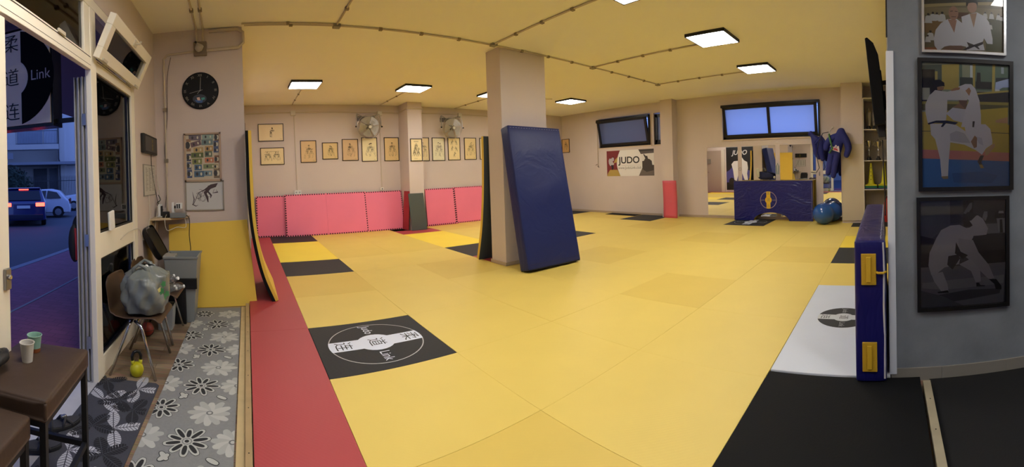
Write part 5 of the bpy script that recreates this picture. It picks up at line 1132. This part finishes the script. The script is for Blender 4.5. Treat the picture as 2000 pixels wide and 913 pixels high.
t = thing('waste_box', 'pale grey plastic bucket on the floor behind the chairs', 'bucket', (-.84, 4.03, ZF)); taper(0, .24, .07, .09, .07, .09, bot=True).build('bucket_body', M('#9fa4a6', .5), t, bevel=.01)
# ball, kettlebell
t = thing('rubber_ball', 'small orange ball with black lines under the near chair', 'ball', (-.98, 3.80, ZF+.065)); B().sphere((0, 0, 0), .065, 12).build('ball', M('#8e2f1e', .5), t, smooth=True)
b = B()
for T in (Matrix(), Matrix.Rotation(PI/2, 4, 'X'), Matrix.Rotation(PI/2, 4, 'Y') @ Matrix.Rotation(.5, 4, 'Z'), Matrix.Rotation(1, 4, 'X')): b.tube([T @ Vector((.0655*math.cos(a*PI/12), .0655*math.sin(a*PI/12), 0)) for a in range(24)], .0025, 4, closed=True)
b.build('seam', BLACK, t)
t = thing('kettlebell', 'yellow kettlebell with black handle on the wood floor under the chair', 'kettlebell', (-.865, 3.0, ZF), .5)
KY = M('#c4bd1c', .4)
B().lathe([(.0, 0), (.03, 0), (.042, .01), (.052, .04), (.052, .055), (.045, .08), (.028, .098), (.0, .105)], 24).build('bell', KY, t, smooth=True)
B().tube([(-.026, 0, .08), (-.032, 0, .12)], .014, 10).tube([(.026, 0, .08), (.032, 0, .12)], .014, 10).build('neck', KY, t, smooth=True)
B().tube([(-.032, 0, .115), (-.034, 0, .15), (-.02, 0, .178), (.0, 0, .184), (.02, 0, .178), (.034, 0, .15), (.032, 0, .115)], .0125, 10).build('handle', M('#0e0e0f', .35), t, smooth=True)
B().sphere((.0, 0, .05), .046, 10, (.4, 1.05, .9)).build('side_ridge', KY, t, smooth=True) 

# ================================================================ STOOLS
LEA = M('#3f2e22', .6, bump=.15, scale=25, var=.22, vscale=9)
def stool(loc, rz, w, d, zt, lb):
    t = thing('bar_stool', lb, 'stool', loc, rz, 'brown leather stools with black frames'); th = .085; L_ = zt-th
    o = B().box((-w/2, -d/2, L_), (w/2, d/2, zt)).build('cushion', LEA, t); 
    bm = bmesh.new(); bm.from_mesh(o.data); bmesh.ops.subdivide_edges(bm, edges=bm.edges[:], cuts=6, use_grid_fill=True)
    for v in bm.verts:
        fx, fy = 1-abs(2*v.co.x/w)**3, 1-abs(2*v.co.y/d)**3
        if v.co.z > zt-.001: v.co.z += .012*fx*fy
    bm.to_mesh(o.data); bm.free(); bv = o.modifiers.new('bevel', 'BEVEL'); bv.width = .014; bv.segments = 3; o.data.shade_smooth()
    s = .0125
    for sx_ in (-1, 1):
        for sy_ in (-1, 1): bx('leg', (sx_*(w/2-.02)-s, sy_*(d/2-.02)-s, 0), (sx_*(w/2-.02)+s, sy_*(d/2-.02)+s, L_), BLACK, t)
    B().box((-w/2+.01, -d/2+.01, L_-.022), (w/2-.01, d/2-.01, L_)).build('seat_frame', BLACK, t)
    B().box((-w/2+.02, -d/2+.01, .22), (w/2-.02, -d/2+.03, .245)).box((-w/2+.02, d/2-.03, .22), (w/2-.02, d/2-.01, .245)).build('foot_rail', BLACK, t)
    bx('foot_rail', (w/2-.03, -d/2+.03, .22), (w/2-.01, d/2-.03, .245), BLACK, t)
    return t
stool((-.925, 1.56, ZF), .07, .36, .50, .67, 'brown leather stool carrying the two cups'); stool((-.935, 1.10, ZF), .07, .36, .34, .63, 'lower brown leather stool at the bottom left corner, nearest the viewer')
def cup(x, y, z, r, h, mt, lb, base=None):
    t = thing('cup', lb, 'cup', (x, y, z))
    B().lathe([(0, 0), (r*.74, 0), (r, h), (r+.002, h), (r+.002, h-.002), (r-.002, h-.002), (r*.74-.002, .003), (0, .003)], 32).build('cup_body', mt, t, smooth=False)
    B().tube([((r+.001)*math.cos(a*PI/16), (r+.001)*math.sin(a*PI/16), h) for a in range(32)], .0018, 6, closed=True).build('rim', mt, t)
    if base: B().lathe([(r*.74+.001, 0), (r*.80+.0012, h*.24)], 32, cap=False).build('base_band', base, t)
    return t
cup(-.95, 1.565, .632, .032, .082, M('#c9c5be', .6), 'white paper cup standing on the leather stool')
t = cup(-.975, 1.675, .632, .034, .076, M('#8fb5a8', .35), 'pale green ceramic cup with brown foot behind the paper cup', M('#8a4e2c', .5))
t = thing('handbag', 'black strap bag lying at the left edge on the leather stool', 'bag', (-1.02, 1.40, .63)); B().tube([(0, -.05, .02), (.03, -.02, .05), (.035, .04, .06), (.0, .09, .05), (-.05, .1, .03)], .022, 10).build('strap', M('#151517', .6), t, smooth=True); B().tube([(-.02, -.05, .02), (.0, -.02, .045), (.005, .04, .055), (-.03, .09, .04)], .024, 10).build('body', M('#1a1a1c', .6), t, smooth=True)
tag(B().tube([(0, -.08, .0), (.02, .0, .03), (-.02, .08, .035), (-.08, .1, .02)], [.02, .035, .03, .015], 10).build('glove', M('#121214', .7), loc=(-.93, 1.02, .60), smooth=True), 'black glove lying on the lower stool at the corner', 'glove')
def sandal(x, y, rz, lb):
    t = thing('sandal', lb, 'shoe', (x, y, ZF+.01), rz, 'black sandals under the stool'); SM = M('#1c1c20', .7)
    pts = []
    for k in range(28):
        a = 2*PI*k/28; px_ = .13*math.cos(a); pts.append((px_, .045*math.sin(a)*(1+.15*math.cos(a)-.1*math.cos(2*a))))
    B().prism(pts, 0, .022).build('sole', SM, t, bevel=.004); B().prism([(x_*.93, y_*.9) for x_, y_ in pts], .022, .026).build('footbed', M('#35353a', .8), t)
    for x0, x1, hh in ((.06, .02, .045), (-.01, .03, .055), (-.085, -.06, .06)):
        B().tube([(x0, -.045, .015), ((x0+x1)/2, -.03, hh*.8), (x1, 0, hh), ((x0+x1)/2, .03, hh*.8), (x0, .045, .015)], .009, 6).build('strap', M('#2b2b30', .7), t, smooth=True)
    B().box((.0, -.016, .05), (.03, .006, .066)).build('buckle', STEEL, t, bevel=.003)
sandal(-1.12, 2.22, .9, 'black strap sandal under the stool, the one farther back'); sandal(-1.14, 1.98, .6, 'black strap sandal under the stool, the nearer one')

# ================================================================ PHOTOS ON THE GREY WALL
XG = 2.68
def photo(y0, y1, z0, z1, frame, lb, fw, kind):
    t = thing('framed_photo', lb, 'picture', mw=frameT((XG, (y0+y1)/2, (z0+z1)/2), (0, -1, 0), (0, 0, 1))); W_, H_ = abs(y1-y0), z1-z0; w2, h2 = W_/2, H_/2
    for q in ([(-w2, -h2, 0), (w2, -h2+fw, .028)], [(-w2, h2-fw, 0), (w2, h2, .028)], [(-w2, -h2+fw, 0), (-w2+fw, h2-fw, .028)], [(w2-fw, -h2+fw, 0), (w2, h2-fw, .028)]): pass
    B().box((-w2, -h2, 0), (w2, -h2+fw, .028)).box((-w2, h2-fw, 0), (w2, h2, .028)).box((-w2, -h2+fw, 0), (-w2+fw, h2-fw, .028)).box((w2-fw, -h2+fw, 0), (w2, h2-fw, .028)).build('frame', frame, t)
    iw, ih = W_-2*fw, H_-2*fw; e = B(); zz = [.006]
    def P(col, pts):
        zz[0] += .00012; col = '#'+''.join('%02x' % min(255, int(255*(int(col[k:k+2], 16)/255)**.82*1.12)) for k in (1, 3, 5)); e.mat(M(col, .3, spec=.5)).poly([((u-.5)*iw, (v-.5)*ih) for u, v in pts], zz[0])
    kind(P); e.build('photo_print', None, t)
    bx('glass', (-w2+fw, -h2+fw, .016), (w2-fw, h2-fw, .018), PGLASS, t)
    return t
def ell(cx, cy, rx, ry, n=18, a0=0): return [(cx+rx*math.cos(2*PI*k/n), cy+ry*math.sin(2*PI*k/n)) for k in range(n)]
def throw(P):   # v up; built from crop of 1334 x 913 (top) and 1285 x 913 (bottom)
    def q4(*a): return [(((x*.1424+1790)-1799)/167.5, 1-((y*.1424+115)-124)/237.) for x, y in a]
    def q5(*a): return [(((x*.1479+1790)-1797-((y*.1479+240-124)/237*-2))/162., 1-((y*.1479+240)-124)/237.) for x, y in a]
    P('#7d8a76', [(0, 0), (1, 0), (1, 1), (0, 1)])
    P('#b5a24e', q4((330, 90), (560, 75), (555, 420), (330, 420))); P('#4d5a50', q4((60, 100), (330, 90), (330, 420), (60, 420))); P('#15161a', q4((70, 155), (240, 155), (240, 420), (70, 420))); P('#a89a50', q4((240, 180), (275, 180), (275, 320), (240, 320)))
    P('#536a5c', q4((560, 75), (1240, 60), (1240, 420), (560, 420))); P('#8c9478', q4((600, 80), (700, 78), (700, 300), (600, 300))); P('#c7d4d6', q4((705, 85), (745, 85), (745, 260), (705, 260))); P('#a8984c', q4((740, 70), (780, 70), (770, 380), (745, 380)))
    P('#2e3a3a', q4((570, 250), (740, 250), (740, 420), (570, 420))); P('#1c2224', q4((780, 300), (1000, 300), (1000, 400), (780, 400))); P('#1c2224', q4((800, 180), (845, 180), (850, 300), (790, 300))); P('#a8984c', q4((1010, 62), (1050, 62), (1035, 440), (1000, 440)))
    P('#92a2ac', q4((1130, 90), (1170, 90), (1170, 180), (1130, 180))); P('#24303a', q4((1055, 240), (1240, 230), (1240, 300), (1055, 300))); P('#9fb4e0', q4((1055, 300), (1130, 275), (1245, 240), (1245, 360), (1150, 370), (1100, 400), (1045, 395))); P('#cfd6e2', q4((1045, 395), (1110, 400), (1105, 450), (1045, 440)))
    P('#20242a', q4((800, 440), (1240, 430), (1235, 580), (800, 580))); P('#a8984c', q4((800, 455), (1240, 400), (1240, 425), (800, 480))); P('#20242a', q4((60, 420), (330, 420), (330, 600), (60, 600))); P('#9aa08c', q4((70, 400), (170, 400), (170, 560), (70, 560)))
    P('#8f8740', q4((60, 580), (1235, 570), (1230, 612), (60, 615))); P('#4b4a2a', q4((60, 615), (1230, 610), (1225, 700), (60, 700)))
    P('#b09c34', q4((50, 720), (850, 680), (1225, 640), (1220, 920), (50, 920))); P('#b39c30', q5((30, 0), (1180, 0), (1150, 380), (30, 350))); P('#3a3420', q5((40, 90), (180, 92), (180, 98), (40, 98))); P('#3a3420', q5((880, 105), (1170, 112), (1170, 120), (880, 113)))
    P('#b58a5c', q4((1050, 820), (1220, 770), (1220, 860), (1050, 850)))
    P('#b56a5a', q5((30, 330), (1160, 375), (1150, 490), (30, 450))); P('#2f5ca0', q5((30, 445), (1150, 490), (1130, 860), (30, 860))); P('#234886', q5((400, 640), (800, 620), (980, 680), (900, 780), (420, 760)))
    # right fighter
    P('#c9cad4', q4((545, 380), (640, 340), (720, 340), (775, 400), (830, 560), (850, 760), (850, 920), (580, 920), (640, 680), (690, 560), (640, 520)))
    P('#c9cad4', q5((560, 0), (830, 0), (890, 60), (915, 200), (915, 260), (830, 320), (780, 400), (700, 340), (640, 250), (580, 120))); P('#aeb2c0', q5((700, 160), (780, 180), (800, 280), (740, 250)))
    P('#bfc2cc', q4((470, 660), (640, 680), (600, 860), (480, 830), (380, 740))); P('#5c4638', q4((545, 550), (670, 555), (640, 680), (600, 640), (560, 600))); P('#7c5c44', q4((470, 655), (560, 600), (640, 680), (560, 665)))
    P('#1e1c20', q4((735, 840), (765, 840), (755, 920), (730, 920)))
    # left fighter
    P('#c5c6c8', q4((165, 500), (240, 430), (400, 450), (560, 400), (640, 440), (680, 500), (660, 560), (560, 560), (400, 560), (395, 700), (380, 830), (140, 870), (110, 720), (110, 620)))
    P('#c5c6c8', q5((140, 0), (440, 0), (580, 100), (650, 260), (780, 400), (700, 340), (560, 270), (385, 240), (360, 500), (350, 680), (270, 680), (255, 450), (200, 200), (150, 140)))
    P('#a5a7ae', q5((380, 130), (460, 90), (560, 120), (640, 250), (500, 240), (385, 220))); P('#17171c', q4((140, 870), (250, 835), (400, 835), (540, 860), (500, 890), (380, 870), (340, 920), (310, 920), (340, 870), (240, 865), (150, 890)))
    P('#17171c', q4((205, 360), (240, 295), (300, 290), (360, 330), (365, 380), (310, 375), (290, 420), (240, 430), (190, 480), (180, 420))); P('#8a6448', q4((265, 390), (310, 380), (360, 390), (345, 430), (270, 430))); P('#9a7050', q4((640, 430), (690, 385), (715, 430), (690, 500))); P('#9a7050', q4((440, 430), (500, 395), (570, 390), (560, 420), (460, 440)))
    P('#8a6448', q5((640, 230), (690, 150), (720, 180), (715, 300), (680, 315))); P('#a88458', q5((820, 340), (880, 290), (940, 250), (945, 290), (880, 380), (840, 412), (820, 400))); P('#3c342c', q5((760, 410), (805, 410), (770, 500), (800, 570), (770, 580), (720, 490))); P('#9a8448', q5((740, 530), (780, 530), (802, 575), (760, 578))); P('#8c7c50', q5((262, 680), (350, 675), (352, 710), (290, 714)))
def bwphoto(P):
    def q(*a): return [((x*.2464+1785-1797+ (y*.2464)/225*3)/160., 1-((y*.2464+380)-386)/210.) for x, y in a]
    P('#34373c', [(0, 0), (1, 0), (1, 1), (0, 1)]); P('#43474d', q((50, 20), (270, 20), (270, 220), (120, 330), (50, 320))); P('#26282c', q((270, 20), (700, 20), (700, 210), (270, 210))); P('#101114', q((370, 20), (450, 20), (440, 240), (370, 240)))
    P('#6f747a', q((500, 222), (690, 222), (690, 302), (480, 302))); P('#15171a', q((430, 305), (690, 305), (690, 550), (430, 550))); P('#17181b', q((45, 300), (150, 330), (130, 560), (45, 560)))
    P('#686c72', q((40, 555), (690, 545), (670, 890), (40, 880))); P('#7f848a', q((50, 680), (300, 660), (680, 650), (670, 720), (200, 740), (50, 720))); P('#3a3d42', q((90, 790), (400, 750), (650, 760), (640, 800), (380, 830), (150, 850))); P('#4c5056', q((40, 740), (200, 790), (360, 880), (40, 880)))
    P('#b3b7be', q((165, 320), (200, 260), (270, 225), (340, 222), (390, 250), (470, 240), (440, 330), (400, 400), (340, 480), (330, 540), (220, 560), (170, 600), (120, 620), (100, 540), (110, 440)))
    P('#b3b7be', q((405, 175), (430, 160), (480, 150), (520, 180), (558, 260), (545, 310), (480, 315), (440, 315), (400, 350), (340, 330), (340, 300), (440, 230)))
    P('#a3a7ae', q((330, 330), (440, 350), (480, 450), (560, 560), (600, 670), (560, 680), (470, 580), (400, 500), (330, 440))); P('#aaaeb5', q((330, 540), (420, 500), (490, 600), (495, 690), (455, 695), (420, 600))); P('#b0b4ba', q((120, 610), (205, 595), (240, 700), (245, 750), (190, 750), (140, 670)))
    P('#17181b', q((310, 360), (345, 440), (400, 470), (360, 500), (300, 450))); P('#222326', q((250, 470), (320, 460), (340, 490), (280, 580), (240, 540))); P('#17181b', q((555, 675), (615, 680), (655, 740), (655, 770), (610, 765), (600, 720))); P('#17181b', q((160, 755), (240, 745), (248, 765), (170, 765))); P('#17181b', q((458, 698), (480, 700), (490, 720), (530, 725), (520, 732), (460, 730)))
    P('#55595f', q((370, 130), (420, 50), (440, 45), (435, 90), (400, 140))); P('#17181b', q((360, 180), (400, 120), (480, 140), (430, 190), (370, 200))); P('#777b82', q((515, 170), (530, 120), (555, 120), (555, 160), (540, 200))); P('#17181b', ell(.91, .84, .04, .05)); P('#8b8f95', q((625, 180), (690, 180), (690, 300), (640, 290))); P('#17181b', q((650, 190), (670, 190), (675, 300), (650, 300))); P('#94989e', q((645, 120), (680, 120), (685, 140), (640, 140)))
def duo(P):
    def q(*a): return [((x-115)/1220., 1-(y*.1205+41)/142.) for x, y in a]
    P('#5a5138', [(0, 0), (1, 0), (1, 1), (0, 1)]); P('#2c2a22', [(0, 1), (1, 1), (1, .72), (0, .64)]); P('#8a7a50', q((120, 90), (1330, -30), (1330, 20), (120, 140))); P('#6c6244', q((120, 140), (1330, 90), (1330, 230), (120, 260)))
    P('#4a3020', q((600, 200), (800, 190), (750, 300), (600, 300))); P('#6d5430', q((120, 330), (500, 330), (400, 560), (120, 540))); P('#3a3c26', q((1050, 280), (1320, 270), (1310, 800), (1060, 810))); P('#7a4a2c', q((100, 790), (300, 780), (320, 850), (100, 860)))
    for x, y, s in ((180, 320, 60), (250, 290, 55), (310, 290, 50), (390, 290, 60), (210, 600, 60), (170, 650, 45), (1050, 220, 40), (1150, 220, 42), (1260, 230, 40), (1130, 400, 36), (1310, 250, 30)):
        P('#aeb0ac', q((x-s, y+s*1.2), (x-s*.7, y-s*.6), (x, y-s), (x+s*.7, y-s*.6), (x+s, y+s*1.2))); P('#1c1a18', q(*[(x+s*.35*math.cos(k*PI/5), y-s*1.15+s*.35*math.sin(k*PI/5)) for k in range(10)]))
    P('#b5b7bd', q((680, 270), (810, 215), (920, 180), (1050, 240), (1110, 330), (1165, 600), (1165, 690), (1080, 690), (1030, 600), (1010, 660), (1040, 800), (760, 820), (720, 600)))
    P('#8a6a52', q((810, 215), (920, 190), (870, 440))); P('#94705a', q(*[(845+75*math.cos(k*PI/9), 95+105*math.sin(k*PI/9)) for k in range(18)])); P('#16120f', q((755, 90), (750, 10), (800, -30), (900, -30), (935, 20), (930, 80), (905, 30), (850, 25), (790, 40), (775, 90)))
    P('#b5b7bd', q((470, 320), (370, 390), (290, 500), (260, 640), (270, 760), (330, 850), (420, 770), (500, 750), (700, 750), (760, 760), (740, 600), (700, 380), (610, 310)))
    P('#8a6450', q((470, 320), (610, 330), (570, 540))); P('#86604c', q(*[(560+75*math.cos(k*PI/9), 220+115*math.sin(k*PI/9)) for k in range(18)])); P('#3a2a22', q((510, 185), (550, 180), (550, 192), (510, 197))); P('#3a2a22', q((580, 182), (620, 185), (620, 196), (580, 193))); P('#5c4034', q((525, 270), (600, 268), (595, 285), (530, 287)))
    P('#17161c', q((760, 680), (870, 720), (1010, 660), (1015, 700), (930, 745), (965, 790), (940, 790), (880, 750), (780, 800), (700, 815), (790, 750))); P('#5c4436', q((400, 800), (460, 760), (560, 750), (680, 745), (720, 770), (680, 810), (420, 830)))
photo(-.235, -.80, 2.12, 2.62, M('#dfe2e6', .25, .7), 'silver framed photo of two people in white judo suits, topmost on grey wall', .016, duo)
photo(-.205, -.85, 1.215, 2.085, M('#0c0c0d', .35), 'large black framed colour photo of a judo throw over blue mat', .026, throw)
photo(-.19, -.82, .415, 1.175, M('#0c0c0d', .35), 'black framed dark monochrome photo of a judo throw, lowest on grey wall', .024, bwphoto)

# ================================================================ SIDE WALL SEEN IN THE MIRRORS
t = thing('interior_door', 'beige side wall door with a grey lock box, seen in the left mirror', 'door', (.0, 9.0, 0)); bx('door_leaf', (.0, -.42, .0), (.03, .45, 2.2), M('#a8988c', .6), t)
bx('lock_box', (.03, -.1+.3, 1.5), (.09, .1+.3, 1.75), STEEL, t, bevel=.01); B().tube([(.03, .36, 1.05), (.07, .36, 1.05), (.07, .28, 1.05)], .01).build('handle', CHROME, t); B().box((0, -.62, 0), (.06, -.43, 2.25)).build('door_frame', M('#d2cabc', .5), t)
t = thing('judo_banner', 'black JUDO banner with white figure and violet car, seen in the mirrors', 'banner', mw=frameT((.01, 7.5, 1.25), (0, 1, 0), (0, 0, 1)) @ Matrix.Diagonal((-1, 1, 1, 1)))
e = B(); w2 = .80
e.mat(M('#0f0f12', .5)).box((-w2, -1.15, -.005), (w2, 1.1, .0))
e.mat(M('#4a4a92', .5)).poly([(-.95+.15, -.75), (.76, -.75), (.78, -.35), (.6, -.15), (.35, -.1), (.15, .12), (-.4, .12), (-.62, -.1), (-.8, -.2)], .002)
e.mat(M('#15151c', .5)).poly([(.56+.16*math.cos(k*PI/8), -.7+.2*math.sin(k*PI/8)) for k in range(16)], .003).poly([(-.5+.16*math.cos(k*PI/8), -.7+.2*math.sin(k*PI/8)) for k in range(16)], .003)
e.mat(M('#e2e2e4', .5)).poly([(-.35, -.62), (-.42, -.1), (-.5, .2), (-.36, .36), (-.1, .38), (.0, .42), (.1, .55), (.2, .40), (.38, .3), (.42, .0), (.36, -.3), (.42, -.72), (.25, -.7), (.1, -.3), (-.05, -.25), (-.14, -.4), (-.22, -.68)], .004)
e.build('print', None, t); text('JUDO', .34, M('#e6e6e8', .5), t, Matrix.Translation((-.05, .80, .004)), bold=.004, shear=.25, sx=.95)
